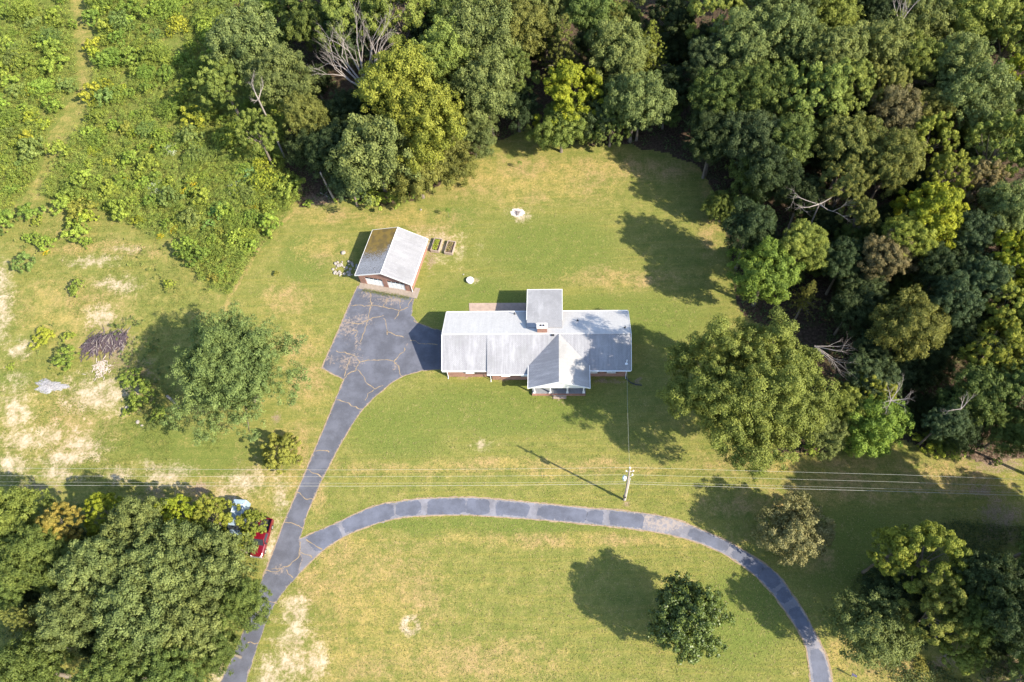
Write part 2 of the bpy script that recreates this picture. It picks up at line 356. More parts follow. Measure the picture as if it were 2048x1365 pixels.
LITTER = [(1990, 930, 70, 34), (2000, 1040, 60, 70), (1930, 900, 60, 20), (1960, 985, 40, 20), (2020, 1330, 70, 60), (1900, 1330, 40, 20), (300, 985, 50, 14), (400, 975, 44, 14), (60, 975, 60, 16), (640, 400, 50, 14), (600, 385, 30, 20),
          (1640, 400, 240, 330), (230, 700, 60, 60), (270, 740, 40, 40)]

MEAD = [(-20, -60), (140, -60), (150, 60), (155, 190), (100, 260), (75, 350), (30, 420), (-20, 440)]
MEAD2 = [(185, -70), (520, -70), (590, 60), (580, 250), (570, 330), (600, 400), (560, 440), (530, 490), (490, 545), (460, 590), (400, 560), (360, 480), (300, 470), (200, 420), (130, 400), (90, 400), (110, 330), (140, 290), (180, 240), (190, 120)]
SPARSE = [(0, 430), (140, 410), (210, 440), (220, 490), (110, 500), (0, 480)]
def inside_any(x, y, polys):
    r = np.zeros(x.shape, bool)
    for p in polys: r |= inpoly(x, y, p)
    return r
xs = np.concatenate([-np.geomspace(3200, 145, 14), np.arange(-138, 118, .40), np.geomspace(125, 3200, 14)])
ys = np.concatenate([-np.geomspace(3200, 4, 14)-0, np.arange(3, 176, .40), np.geomspace(182, 3400, 14)])
GX, GY = np.meshgrid(xs, ys); nx, ny = len(xs), len(ys)
PX, PY = pix(np.stack([GX, GY, np.zeros_like(GX)], -1).reshape(-1, 3)) if False else (None, None)
def safe_pix(x, y):
    P = np.stack([x, y, np.zeros_like(x)], -1); c = (P-CAM) @ ROT; d = np.maximum(-c[..., 2], 5)
    px = CX+F*c[..., 0]/d; py = CY-F*c[..., 1]/d
    return np.clip(px, -600, 2700), np.clip(py, -600, 2000)
PX, PY = safe_pix(GX, GY)
wx = PX+(vnoise(GX, GY, 4, 3)-.5)*26; wy = PY+(vnoise(GX, GY, 4, 9)-.5)*26      # ragged outlines
def build_masks(px, py, wx, wy):
    z = np.zeros_like(px)
    mul = z.copy(); sand = z.copy(); dry = z.copy(); lush = z.copy(); lit = z.copy()
    for e in SAND: sand = np.maximum(sand, ell(wx, wy, e[0], e[1], e[2]*1.3, e[3]*1.3, soft=.9)*.85)
    dr_ = np.hypot((wx-820), (wy-1256)*1.0); sand = np.maximum(sand, np.clip(1.25-np.abs(dr_-15)/11, 0, 1)*.85)
    for e in DRY: dry = np.maximum(dry, ell(wx, wy, *e, soft=.6)*.62)
    for e in LUSH: lush = np.maximum(lush, ell(wx, wy, *e, soft=.7))
    lawn = inpoly(wx, wy, LAWN); wood = inpoly(wx, wy, WOOD) & ~inpoly(px, py, LAWN)
    lit = np.maximum(lit, wood*.85)
    for e in LITTER[:-3]+LITTER[-2:]+MULCH: mul = np.maximum(mul, ell(wx, wy, *e, soft=.8)*.72)
    for e in LITTER[-3:-2]: lit = np.maximum(lit, ell(wx, wy, *e, soft=.5)*.8*(~inpoly(px, py, LAWN)))
    mead = inside_any(wx, wy, [MEAD, MEAD2]); lush = np.maximum(lush, mead*.95); dry = dry*(~mead | (distline(wx, wy, PATH) < 18))  # meadow ground is lush, and darkened too as painted shade between shrubs
    dry = np.maximum(dry, .22); dry = np.maximum(dry, .30*(~lawn)); pth = distline(wx, wy, PATH); dry = np.maximum(dry, np.clip(1.5-pth/12, 0, 1)*.45)
    # worn rim round the drive and the mown edge by the meadow
    rim = distline(px, py, [(600, 420), (548, 455), (520, 492), (490, 545), (455, 600), (447, 640)]); dry = np.maximum(dry, np.clip(1.6-rim/4.5, 0, 1)*.62)
    return sand, dry, lush, lit, mul
sand, dry, lush, lit, mul = build_masks(PX, PY, wx, wy)
idx = np.arange(nx*ny).reshape(ny, nx)
Fq = np.stack([idx[:-1, :-1], idx[:-1, 1:], idx[1:, 1:], idx[1:, :-1]], -1).reshape(-1, 4)
near = (np.abs(GX) < 140) & (GY > -5) & (GY < 180)
GZ = np.where(near, (vnoise(GX, GY, 9, 21)-.5)*.0, 0)
offl = ~inpoly(PX, PY, LAWN)
GZ = GZ + np.where(near & offl, (vnoise(GX, GY, 3, 5)-.6)*.25, 0)*0
me = new_mesh('ground', np.stack([GX, GY, GZ], -1).reshape(-1, 3), Fq, [M['ground']])
for nm, a in (('sand', sand), ('dry', dry), ('lush', lush), ('litter', lit), ('mulch', mul)):
    at_ = me.attributes.new(nm, 'FLOAT', 'POINT'); at_.data.foreach_set('value', a.astype(np.float32).ravel())
tag(link('ground', me), kind='structure')

# ------------------------------------------------------------------ driveway and loop road
def resample(pts, step, closed=False):
    pts = [np.array(p, float) for p in pts]
    if closed: pts = pts+[pts[0]]
    out = []
    for a, b in zip(pts[:-1], pts[1:]):
        k = max(1, int(np.linalg.norm(b-a)/step))
        for i in range(k): out.append(a+(b-a)*i/k)
    if not closed: out.append(pts[-1])
    return np.array(out)
def smoothpts(pts, n=8):
    P = [np.array(p, float) for p in pts]; P = [2*P[0]-P[1]]+P+[2*P[-1]-P[-2]]; out = []
    for i in range(1, len(P)-2):
        for k in range(n):
            t = k/n; a, b, c, d = P[i-1:i+3]
            out.append(.5*(2*b+(c-a)*t+(2*a-5*b+4*c-d)*t*t+(3*b-a-3*c+d)*t**3))
    out.append(P[-2]); return np.array(out)
def gp(pts, z=0): return np.array([at(x, y, z)[:2] for x, y in pts])
def jitter_line(P, amp, seed):
    g = np.random.default_rng(seed); return P+g.normal(0, amp, P.shape)
def sheet(name, outline, z, mat, thick=.03, grid=None, wear=None, parent=None, inner=.35):
    """a flat sheet from a world outline: filled polygon cut by a fine grid so that a wear attribute can live on it"""
    import bmesh
    bm = bmesh.new(); vs = [bm.verts.new((p[0], p[1], z)) for p in outline]; es = [bm.edges.new((vs[i], vs[(i+1) % len(vs)])) for i in range(len(vs))]
    bmesh.ops.triangle_fill(bm, use_beauty=True, edges=es)
    if grid:
        lo = outline.min(0); hi = outline.max(0)
        for ax in (0, 1):
            for c in np.arange(lo[ax]+grid*.5, hi[ax], grid):
                co = [0, 0, 0]; co[ax] = c; no = [0, 0, 0]; no[ax] = 1
                bmesh.ops.bisect_plane(bm, geom=bm.verts[:]+bm.edges[:]+bm.faces[:], plane_co=co, plane_no=no)
    bmesh.ops.recalc_face_normals(bm, faces=bm.faces)
    if bm.faces and sum(f.normal.z for f in bm.faces) < 0: bmesh.ops.reverse_faces(bm, faces=bm.faces)
    be = [e for e in bm.edges if len(e.link_faces) == 1]
    r = bmesh.ops.extrude_edge_only(bm, edges=be)
    for g in r['geom']:
        if isinstance(g, bmesh.types.BMVert): g.co.z -= thick
    me = bpy.data.meshes.new(name); bm.to_mesh(me); bm.free(); me.materials.append(mat)
    n = len(me.vertices); co = np.empty(n*3, np.float32); me.vertices.foreach_get('co', co); co = co.reshape(-1, 3)
    w = wear(co[:, 0], co[:, 1]) if wear else np.zeros(n)
    a = me.attributes.new('wear', 'FLOAT', 'POINT'); a.data.foreach_set('value', w.astype(np.float32))
    return link(name, me, parent)
DR_L = [(716, 572), (712, 579), (696, 615), (674, 668), (652, 716), (644, 737), (666, 749), (688, 760), (683, 771), (670, 802), (647, 859), (629, 900), (595, 982), (567, 1047), (543, 1112), (526, 1153), (505, 1215), (480, 1280), (441, 1365), (405, 1450)]
DR_R = [(470, 1450), (492, 1365), (516, 1290), (533, 1245), (547, 1214), (562, 1190), (597, 1150), (604, 1120), (600, 1079), (606, 1060), (615, 1026), (642, 965), (675, 900), (703, 852), (723, 822), (747, 797), (767, 780), (782, 767), (806, 753), (844, 742), (866, 740), (884.5, 740), (884.5, 661), (855, 654), (835, 645), (824, 631), (825, 611), (831, 591)]
LP_O = [(560, 1110), (600, 1078), (637, 1062), (674, 1046), (714, 1027), (756, 1011), (800, 1003), (842, 998), (932, 995), (991, 999), (1080, 1007), (1178, 1017), (1225, 1020), (1303, 1029), (1355, 1041), (1410, 1063), (1464, 1088), (1519, 1121), (1556, 1150), (1585, 1190), (1610, 1227), (1636, 1278), (1654, 1318), (1665, 1365), (1672, 1430)]
LP_I = [(1626, 1430), (1621, 1365), (1618, 1336), (1610, 1289), (1588, 1249), (1563, 1212), (1537, 1179), (1504, 1147), (1457, 1114), (1402, 1088), (1342, 1071), (1284, 1061), (1205, 1052), (1088, 1041), (991, 1034), (932, 1031), (854, 1032), (791, 1038), (729, 1056), (686, 1075), (643, 1104), (600, 1146), (575, 1165)]
drive = jitter_line(resample(gp(DR_L+DR_R), .5, True), .04, 4)
loop = jitter_line(resample(np.concatenate([gp(smoothpts(LP_O, 4)), gp(smoothpts(LP_I, 4))]), .5, True), .07, 5)
def drwear(x, y):
    px, py = safe_pix(x, y); d = distline(x, y, [tuple(p) for p in np.vstack([drive, drive[:1]])])
    w = np.clip(.75-d/.55, 0, 1)*.8
    for e in [(735, 590, 26, 12), (800, 600, 20, 10), (741, 612, 12, 14), (705, 660, 16, 16), (715, 690, 10, 30), (690, 735, 16, 9), (660, 720, 14, 14), (812, 690, 8, 8), (790, 735, 10, 14), (722, 640, 34, 16), (690, 650, 30, 40), (780, 600, 50, 16), (700, 720, 40, 20), (765, 590, 8, 6), (700, 610, 6, 10), (560, 1140, 20, 14)]: w = np.maximum(w, ell(px, py, *e, soft=.7)*.50)
    return w
dw = sheet('driveway', drive, .030, M['asphalt'], grid=.6, wear=drwear); tag(dw, kind='structure')
def lpwear(x, y):
    px, py = safe_pix(x, y); d = distline(x, y, [tuple(p) for p in np.vstack([loop, loop[:1]])])
    w = np.clip(.9-d/.45, 0, 1)*.55
    for e in [(1330, 1050, 60, 18), (1280, 1038, 40, 14), (1640, 1310, 14, 30), (1615, 1285, 18, 8), (1600, 1215, 8, 30), (1650, 1370, 12, 40), (1100, 1022, 16, 14)]: w = np.maximum(w, ell(px, py, *e, soft=.6)*.55)
    return w
lr = sheet('loop_road', loop, .026, M['asphalt_old'], grid=.6, wear=lpwear); tag(lr, kind='structure')
# seal-coated patches on the loop road: each its own thin sheet
def loop_pt(t, s):                             # t: photo x or index along, s 0..1 outer->inner
    return t
cen_o = gp(smoothpts(LP_O, 6)); cen_i = gp(smoothpts(LP_I[::-1], 6))
def closest(P, q): return P[np.argmin(np.hypot(P[:, 0]-q[0], P[:, 1]-q[1]))]
co_d = np.concatenate([[0], np.cumsum(np.hypot(*np.diff(cen_o, axis=0).T))])
def road_frame(s):
    o = np.array([np.interp(s, co_d, cen_o[:, 0]), np.interp(s, co_d, cen_o[:, 1])]); i = closest(cen_i, o); return o, i
def s_of(px, py):
    q = at(px, py)[:2]; return co_d[np.argmin(np.hypot(cen_o[:, 0]-q[0], cen_o[:, 1]-q[1]))]
cuts = [(606, 1075, 676, 1046, .05), (684, 1043, 788, 1004, .05), (794, 1003, 846, 998, .12), (858, 998, 929, 996, .10), (934, 996, 984, 999, .10), (992, 999, 1068, 1006, .16), (1082, 1007, 1172, 1016, .14), (1181, 1017, 1210, 1019, .12), (1217, 1020, 1290, 1028, .16), (1384, 1050, 1464, 1088, .16), (1474, 1094, 1530, 1128, .14), (1530, 1129, 1566, 1166, .08), (1568, 1170, 1590, 1200, .12), (1594, 1208, 1622, 1255, .14), (1640, 1300, 1664, 1400, .22)]
for k, (xa, ya, xb, yb, mg) in enumerate(cuts):
    s0, s1 = s_of(xa, ya), s_of(xb, yb); nst = max(4, int((s1-s0)/.35)); g = np.random.default_rng(50+k)
    up, dn = [], []; mg = mg*.62
    for q in range(nst+1):
        u = q/nst; s = s0+(s1-s0)*u; o, i = road_frame(s); r = .16*max(0, 1-min(u, 1-u)*7)**2     # rounded ends
        a = mg+r+g.normal(0, .018); b2 = 1-(mg+r+g.normal(0, .018)); up.append(o+(i-o)*a); dn.append(o+(i-o)*b2)
    ol = np.array(up+dn[::-1]); ol = jitter_line(resample(ol, .25, True), .035, 90+k)
    sheet('asphalt_patch', ol, .034, M['asphalt_seal'], .006, grid=.7, wear=lambda x, y, ol=ol: np.clip(.72-distline(x, y, [tuple(p) for p in np.vstack([ol, ol[:1]])])/.35, 0, 1)*.6, parent=lr)
# cracks full of dry weeds
def wob(pts, seed, amp=.10):
    P = resample(gp(pts), .35); g = np.random.default_rng(seed); n = g.normal(0, amp, P.shape); n = (n+np.roll(n, 1, 0))/1.6; n[0] *= .3; n[-1] *= .3; return P+n
Z3 = lambda L: [(580+x/4.55, 560+y/4.55) for x, y in L]
CR = [Z3(L) for L in ([(490, 378), (560, 390), (640, 402)], [(640, 400), (690, 370), (760, 350), (850, 325)], [(560, 235), (700, 240), (760, 238), (870, 250), (900, 262), (1000, 275), (1075, 250)],
    [(740, 230), (725, 320), (705, 400), (660, 500), (640, 570)], [(1000, 275), (985, 320), (950, 360)], [(1110, 170), (1085, 200), (1075, 240)], [(420, 645), (500, 660), (560, 690), (600, 710), (640, 750), (720, 735), (830, 730), (900, 738), (945, 745)],
    [(945, 745), (985, 700), (1035, 660), (1040, 620)], [(945, 745), (990, 790), (1000, 850), (1025, 880)], [(640, 750), (600, 820), (520, 870), (490, 905)], [(545, 720), (515, 800), (495, 880)],
    [(615, 820), (660, 870), (690, 930), (740, 965), (775, 995), (850, 965)], [(760, 1000), (710, 1040), (680, 1100)], [(425, 1095), (500, 1105), (560, 1145), (650, 1178)], [(880, 470), (950, 500), (1035, 525)], [(1095, 550), (1200, 575), (1340, 590)],
    [(860, 250), (880, 180), (930, 160)], [(720, 100), (735, 180), (745, 230)], [(560, 460), (610, 470), (590, 520)], [(1000, 180), (1005, 260)], [(850, 350), (880, 420), (885, 500)], [(1130, 370), (1210, 410), (1330, 455)])]
Z6 = lambda L: [(x/2.926, 900+y/2.926) for x, y in L]
CR += [Z6(L) for L in ([(1795, 115), (1840, 135), (1895, 168)], [(1735, 250), (1780, 285), (1835, 292)], [(1662, 428), (1720, 435), (1780, 465)], [(1590, 700), (1640, 690), (1700, 670), (1755, 620), (1760, 540)], [(1675, 700), (1712, 750)], [(1760, 600), (1800, 615), (1825, 632)], [(1790, 525), (1840, 560), (1885, 585)], [(1545, 710), (1640, 708)], [(1560, 890), (1625, 900)], [(1450, 1130), (1510, 1130)], [(1845, 10), (1890, 0), (1925, 15)])]
cm = MB()
for k, c in enumerate(CR):
    P = wob(c, 300+k); g = np.random.default_rng(k); wd = .047*(.5+g.random(len(P))*1.4)
    for i in range(len(P)-1):
        d = P[i+1]-P[i]; d /= np.linalg.norm(d)+1e-9; nn = np.array([-d[1], d[0]])
        cm.poly([(*(P[i]-nn*wd[i]), .036), (*(P[i+1]-nn*wd[i+1]), .036), (*(P[i+1]+nn*wd[i+1]), .036), (*(P[i]+nn*wd[i]), .036)])
cm.build('crack_weeds', M['crack'], dw)
# dirt rim along drive and loop
def rim(name, P, off, w, z, mat, parent, seed):
    g = np.random.default_rng(seed); b = MB(); P = resample(P, .5)
    d = np.gradient(P, axis=0); d /= np.linalg.norm(d, axis=1)[:, None]+1e-9; nn = np.stack([-d[:, 1], d[:, 0]], -1)
    ww = w*(.4+g.random(len(P))*1.1); A = P+nn*off; B = P+nn*(off+ww[:, None]) if np.ndim(off) == 0 else P
    for i in range(len(P)-1): b.poly([(*A[i], z), (*A[i+1], z), (*B[i+1], z), (*B[i], z)])
    return b.build(name, mat, parent)
rim('dirt_edge', gp(DR_L[:16])[::-1], -.06, .17, .033, M['edge_dirt'], dw, 1)
rim('dirt_edge', gp(DR_R[9:21])[::-1], -.05, .14, .033, M['edge_dirt'], dw, 2)
rim('dirt_edge', gp(smoothpts(LP_O[1:-1], 4)), -.06, .20, .029, M['edge_dirt'], lr, 3)
rim('dirt_edge', gp(smoothpts(LP_I[1:-1], 4)), -.06, .18, .029, M['edge_dirt'], lr, 4)

# ------------------------------------------------------------------ house
HX, HY, HR = -17.05, 54.58, R_(-1.5)
house = thing('brick_house', 'long red brick ranch house with grey and white shingle roof and a gabled front porch', 'house', (HX, HY, 0), HR)
def slopeslab(name, pts, mat, parent, t=.16, moss=None, sub=0):
    b = MB(); b.slab(pts, t); return b.build(name, mat, parent)
EV, RG, YR, YB, LX = 3.2, 5.75, 5.02, 10.6, 28.95
zf = lambda y: EV+(RG-EV)*y/YR               # front plane
zb = lambda y: RG-(RG-EV)*(y-YR)/(YB-YR)     # back plane
EXT0, EXT1 = 13.05, 18.55
# walls
w = MB(); wt = .2
FW = .55
def wallring(b, x0, x1, y0, y1, z0, zt):
    b.box(x0, x1, y0, y0+wt, z0, zt); b.box(x0, x1, y1-wt, y1, z0, zt); b.box(x0, x0+wt, y0+wt, y1-wt, z0, zt); b.box(x1-wt, x1, y0+wt, y1-wt, z0, zt)
wallring(w, .4, LX-.4, FW, YB-.45, -.3, 3.02); w.box(7.6, 22.6, .0, FW-.003, -.3, 2.98)
for xg in (.4, LX-.6):                        # gable ends
    y0, y1 = FW+.05, YB-.5
    w.hexa([(xg, y0, 3.02), (xg+wt, y0, 3.02), (xg+wt, y1, 3.02), (xg, y1, 3.02), (xg, YR-.3, RG-.32), (xg+wt, YR-.3, RG-.32), (xg+wt, YR+.3, RG-.32), (xg, YR+.3, RG-.32)])
w.box(EXT0+.3, EXT1-.3, YB-.44, 13.6, -.3, 4.0)
w.build('wall', M['brick'], house)
# roof
rf = MB()
rb = .0
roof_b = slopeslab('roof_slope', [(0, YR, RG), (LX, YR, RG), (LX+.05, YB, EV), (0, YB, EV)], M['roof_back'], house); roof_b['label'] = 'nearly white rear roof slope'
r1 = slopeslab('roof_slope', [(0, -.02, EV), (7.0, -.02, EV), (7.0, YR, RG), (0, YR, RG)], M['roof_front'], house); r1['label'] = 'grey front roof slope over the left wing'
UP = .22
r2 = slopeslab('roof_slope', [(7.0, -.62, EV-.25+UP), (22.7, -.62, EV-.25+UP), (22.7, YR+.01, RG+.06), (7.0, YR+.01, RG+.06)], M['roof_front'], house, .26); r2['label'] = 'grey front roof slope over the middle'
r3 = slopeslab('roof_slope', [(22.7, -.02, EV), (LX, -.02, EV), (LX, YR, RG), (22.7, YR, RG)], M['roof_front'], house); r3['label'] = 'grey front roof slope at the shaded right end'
slopeslab('rear_wing_roof', [(EXT0, 6.4, 5.30), (EXT1, 6.4, 5.30), (EXT1, 13.95, 4.35), (EXT0, 13.95, 4.35)], M['roof_ext'], house, .2)
f = MB()
f.box(0, LX, YR-.09, YR+.09, RG-.02, RG+.07)
f.build('ridge_cap', M['roof_back'], house)
# rake boards and gutters
class PB:
    def __init__(s, nm, mat, par): s.a = (nm, mat, par)
    def box(s, *k): b = MB(); b.box(*k); b.build(*s.a)
    def hexa(s, p): b = MB(); b.hexa(p); b.build(*s.a)
tr = PB('rake_board', M['white_paint'], house)
def rakebar(b, x, y0, z0, y1, z1, wd=.10, th=.2):
    b.hexa([(x, y0, z0-th), (x+wd, y0, z0-th), (x+wd, y1, z1-th), (x, y1, z1-th), (x, y0, z0+.015), (x+wd, y0, z0+.015), (x+wd, y1, z1+.015), (x, y1, z1+.015)])
rakebar(tr, -.105, -.02, EV, YR, RG); rakebar(tr, -.105, YR, RG, YB, EV); rakebar(tr, LX+.055, -.02, EV, YR, RG); rakebar(tr, LX+.055, YR, RG, YB, EV)
rakebar(tr, EXT0-.09, 13.95, 4.35, 7.9, 5.12, .085, .22); rakebar(tr, EXT1+.005, 13.95, 4.35, 7.9, 5.12, .085, .22)
tr.box(EXT0-.09, EXT1+.09, 13.955, 14.04, 4.12, 4.37)
gm = MB()
def gutter(x0, x1, y, z): b = MB(); b.box(x0, x1, y-.13, y-.01, z-.14, z-.02); b.box(x0, x1, y-.15, y-.135, z-.14, z+.0); b.build('gutter', M['white_metal'], house)
gutter(0, 6.88, -.02, EV); gutter(7.0, 13.3, -.62, EV-.25+UP); gutter(22.72, LX, -.02, EV)
g = MB(); g.box(0, EXT0-.1, YB+.01, YB+.13, EV-.14, EV-.02); g.build('gutter', M['white_metal'], house); g = MB(); g.box(EXT1+.1, LX, YB+.01, YB+.13, EV-.14, EV-.02); g.build('gutter', M['white_metal'], house)
for x, y, z, yw in ((.55, -.1, EV, FW-.06), (7.35, -.7, EV-.05, -.07), (LX-.55, -.1, EV, FW-.06)):
    d = MB(); d.tube([(x, y, z-.1), (x, y+.02, z-.3), (x, yw, z-.6), (x, yw, .15), (x, yw-.35, .05)], .055, 6); d.build('downspout', M['white_metal'], house)
sf = MB(); sf.box(.1, LX-.1, .02, FW, 3.0, 3.02); sf.box(7.05, 22.6, -.55, -.02, 2.9, 2.92); sf.build('soffit', M['white_paint'], house)
# windows with dark shutters
for cx_, ww, yw in ((4.15, 1.3, FW), (9.75, 1.3, 0), (12.75, 1.2, 0), (23.35, 1.2, FW), (26.1, 1.3, FW)):
    fr = MB(); z0, z1 = 1.45, 2.88; h2 = ww/2; y = yw-.05
    fr.box(cx_-h2, cx_-h2+.1, y, yw-.003, z0, z1); fr.box(cx_+h2-.1, cx_+h2, y, yw-.003, z0, z1); fr.box(cx_-h2+.1, cx_+h2-.1, y, yw-.003, z1-.12, z1); fr.box(cx_-h2+.1, cx_+h2-.1, y, yw-.003, z0, z0+.1)
    fr.box(cx_-.03, cx_+.03, y+.01, yw-.003, z0+.1, z1-.12); fr.box(cx_-h2-.05, cx_+h2+.05, y-.09, y-.003, z0-.09, z0-.003); wo = fr.build('window', M['white_paint'], house)
    for sx in (-1, 1):
        p = MB(); xa, xb = sorted((cx_+sx*.032, cx_+sx*(h2-.102))); p.box(xa, xb, yw-.03, yw-.005, z0+.102, z1-.122); p.build('pane', M['glass'], wo)
        s = MB(); xa, xb = sorted((cx_+sx*(h2+.012), cx_+sx*(h2+.40))); s.box(xa, xb, yw-.06, yw-.003, z0-.02, z1)
        for q in range(9): s.box(xa+.05, xb-.05, yw-.075, yw-.062, z0+.08+q*.15, z0+.16+q*.15)
        s.build('shutter', M['dark_shutter'], house)
# left gable vent and side window
b = MB(); b.box(.34, .395, 4.6, 5.4, 4.1, 4.8); b.build('gable_vent', M['white_paint'], house)
# front door
b = MB(); b.box(17.6, 18.6, -.05, -.005, .52, 2.6); do = b.build('door', M['white_paint'], house); b = MB(); b.tube([(18.5, -.06, 1.5), (18.5, -.12, 1.5)], .03, 8); b.build('handle', M['chrome'], do)
# porch
GXc, GL, GRt, GF, GE = 18.05, 13.38, 22.66, -3.22, 3.72
GRZ = RG+.10
slp = (GRZ-GE)/(GXc-GL)
def yv(z): return (z-(EV-.25+UP))/(RG+.06-(EV-.25+UP))*(YR+.63)-.62
yl = yv(GE)
po = thing
pl = slopeslab('porch_roof_slope', [(GL, GF+.02, GE), (GXc, GF+.02, GRZ), (GXc, YR, GRZ), (GL, yl, GE)], M['roof_porch_shaded'], house, .17); pl['label'] = 'shaded left slope of the porch gable roof, its shade put into a darker grey'
pr = slopeslab('porch_roof_slope', [(GXc, GF+.02, GRZ), (GRt, GF+.02, GE), (GRt, yl, GE), (GXc, YR, GRZ)], M['roof_porch_sunlit'], house, .17); pr['label'] = 'sunlit right slope of the porch gable roof, its light put into a paler grey'
b = PB('rake_board', M['white_paint'], house)
for s, xe in ((-1, GL), (1, GRt)):             # rake fascia on the gable front, eave boards
    b.hexa([(xe, GF-.06, GE-.24), (GXc, GF-.06, GRZ-.24), (GXc, GF+.015, GRZ-.24), (xe, GF+.015, GE-.24), (xe, GF-.06, GE+.02), (GXc, GF-.06, GRZ+.02), (GXc, GF+.015, GRZ+.02), (xe, GF+.015, GE+.02)] if s < 0 else
           [(GXc, GF-.06, GRZ-.24), (xe, GF-.06, GE-.24), (xe, GF+.015, GE-.24), (GXc, GF+.015, GRZ-.24), (GXc, GF-.06, GRZ+.02), (xe, GF-.06, GE+.02), (xe, GF+.015, GE+.02), (GXc, GF+.015, GRZ+.02)])
    x0, x1 = (xe-.10, xe-.01) if s < 0 else (xe+.01, xe+.10); b.box(x0, x1, GF-.05, yl+.1, GE-.22, GE-.0)
b = MB(); zb0 = GE-.30
b.hexa([(GL+.35, GF+.30, zb0), (GRt-.35, GF+.30, zb0), (GRt-.35, GF+.38, zb0), (GL+.35, GF+.38, zb0), (GXc-.1, GF+.30, GRZ-.30), (GXc+.1, GF+.30, GRZ-.30), (GXc+.1, GF+.38, GRZ-.30), (GXc-.1, GF+.38, GRZ-.30)])
b.box(GL+.35, GRt-.35, GF+.28, GF+.55, zb0-.35, zb0-.003); b.box(GL+.35, GL+.55, GF+.553, 0, zb0-.35, zb0-.003); b.box(GRt-.55, GRt-.35, GF+.553, 0, zb0-.35, zb0-.003)
b.build('pediment', M['white_paint'], house)
b = MB(); b.box(13.86, 22.1, -2.62, -.003, .36, .5); b.build('porch_floor', M['porch_floor'], house)
b = MB(); b.box(13.92, 22.04, -2.56, -.003, -.3, .357); b.box(13.86, 22.1, -2.78, -2.623, -.3, .44); b.build('porch_base', M['brick'], house)
for x in (14.2, 16.65, 19.3, 21.8):
    b = MB(); y = -2.42; b.tube([(x, y, .62), (x, y, 3.05)], [.13, .11], 12); b.box(x-.2, x+.2, y-.2, y+.2, .503, .62); b.box(x-.17, x+.17, y-.17, y+.17, 3.05, 3.065); b.build('column', M['white_paint'], house)
for q, (ya, za) in enumerate(((-3.05, .30), (-3.32, .15))):
    b = MB(); b.box(17.15, 19.15, ya, -2.785 if q == 0 else -3.055, -.1, za); b.build('step', M['brick'], house)
b = MB()
for x in (17.02,): b.tube([(x, -2.7, .5), (x, -2.7, 1.3), (x, -3.4, .95), (x, -3.4, 0)], .03, 6)
b.build('handrail', M['pipe_black'], house)
# chimney and pipes
b = MB(); b.box(14.75, 16.25, 5.35, 6.15, 4.6, 6.9); ch = b.build('chimney', M['brick'], roof_b)
b = MB(); b.box(14.68, 16.32, 5.28, 6.22, 6.9, 7.0); b.build('cap', M['white_concrete'], ch)
for x in (15.3, 15.75): b = MB(); b.box(x-.14, x+.14, 5.62, 5.9, 7.0, 7.12); b.build('flue', M['dark_shutter'], ch)
for x, y in ((11.0, 9.9), (21.0, 8.1), (28.2, 6.3)):
    b = MB(); z = zb(y); b.tube([(x, y, z-.1), (x, y, z+.55)], .07, 8); b.tube([(x, y, z+.0), (x, y, z+.06)], [.2, .12], 8); b.build('vent_pipe', M['pipe_black'], roof_b)
b = MB(); b.box(16.9, 17.35, 4.62, 4.85, zf(4.7)+.1, zf(4.7)+.35); b.build('roof_vent', M['pipe_black'], roof_b)
b = MB(); b.tube([(28.3, .9, 2.6), (28.3, .9, 4.9)], .045, 8); b.tube([(28.3, .9, 4.9), (28.3, .72, 5.0), (28.3, .6, 4.85)], .06, 8); b.box(28.1, 28.5, .7, 1.1, 3.64, 3.72); b.build('service_mast', M['white_metal'], house)
# hidden faces at rear so that it holds from another side
# patio
def worldbox(pts, z0, z1, name, mat, kind=None, label=None):
    b = MB(); n = len(pts); b.slab([(p[0], p[1], z1) for p in pts], z1-z0); o = b.build(name, mat); return o
pt = [at(938, 607), at(1052, 606.5), at(1052, 626), at(939, 627)]
tag(worldbox(pt, -.1, .06, 'patio', simple('patio_slab', (.33, .25, .205), .9, .2, 1.5)), kind='structure')

# ------------------------------------------------------------------ garage
GRt_ = R_(-101.7+90)                            # local x runs along the front, local y to the back
g0 = at(709.6, 550.4, 2.8)
gar = thing('brick_garage', 'brick two-car garage with a mossy left roof slope at the top of the driveway', 'garage', (g0[0], g0[1], 0), R_(-13.3))
GW, GD, GEZ, GRG = 9.95, 9.55, 2.75, 4.75
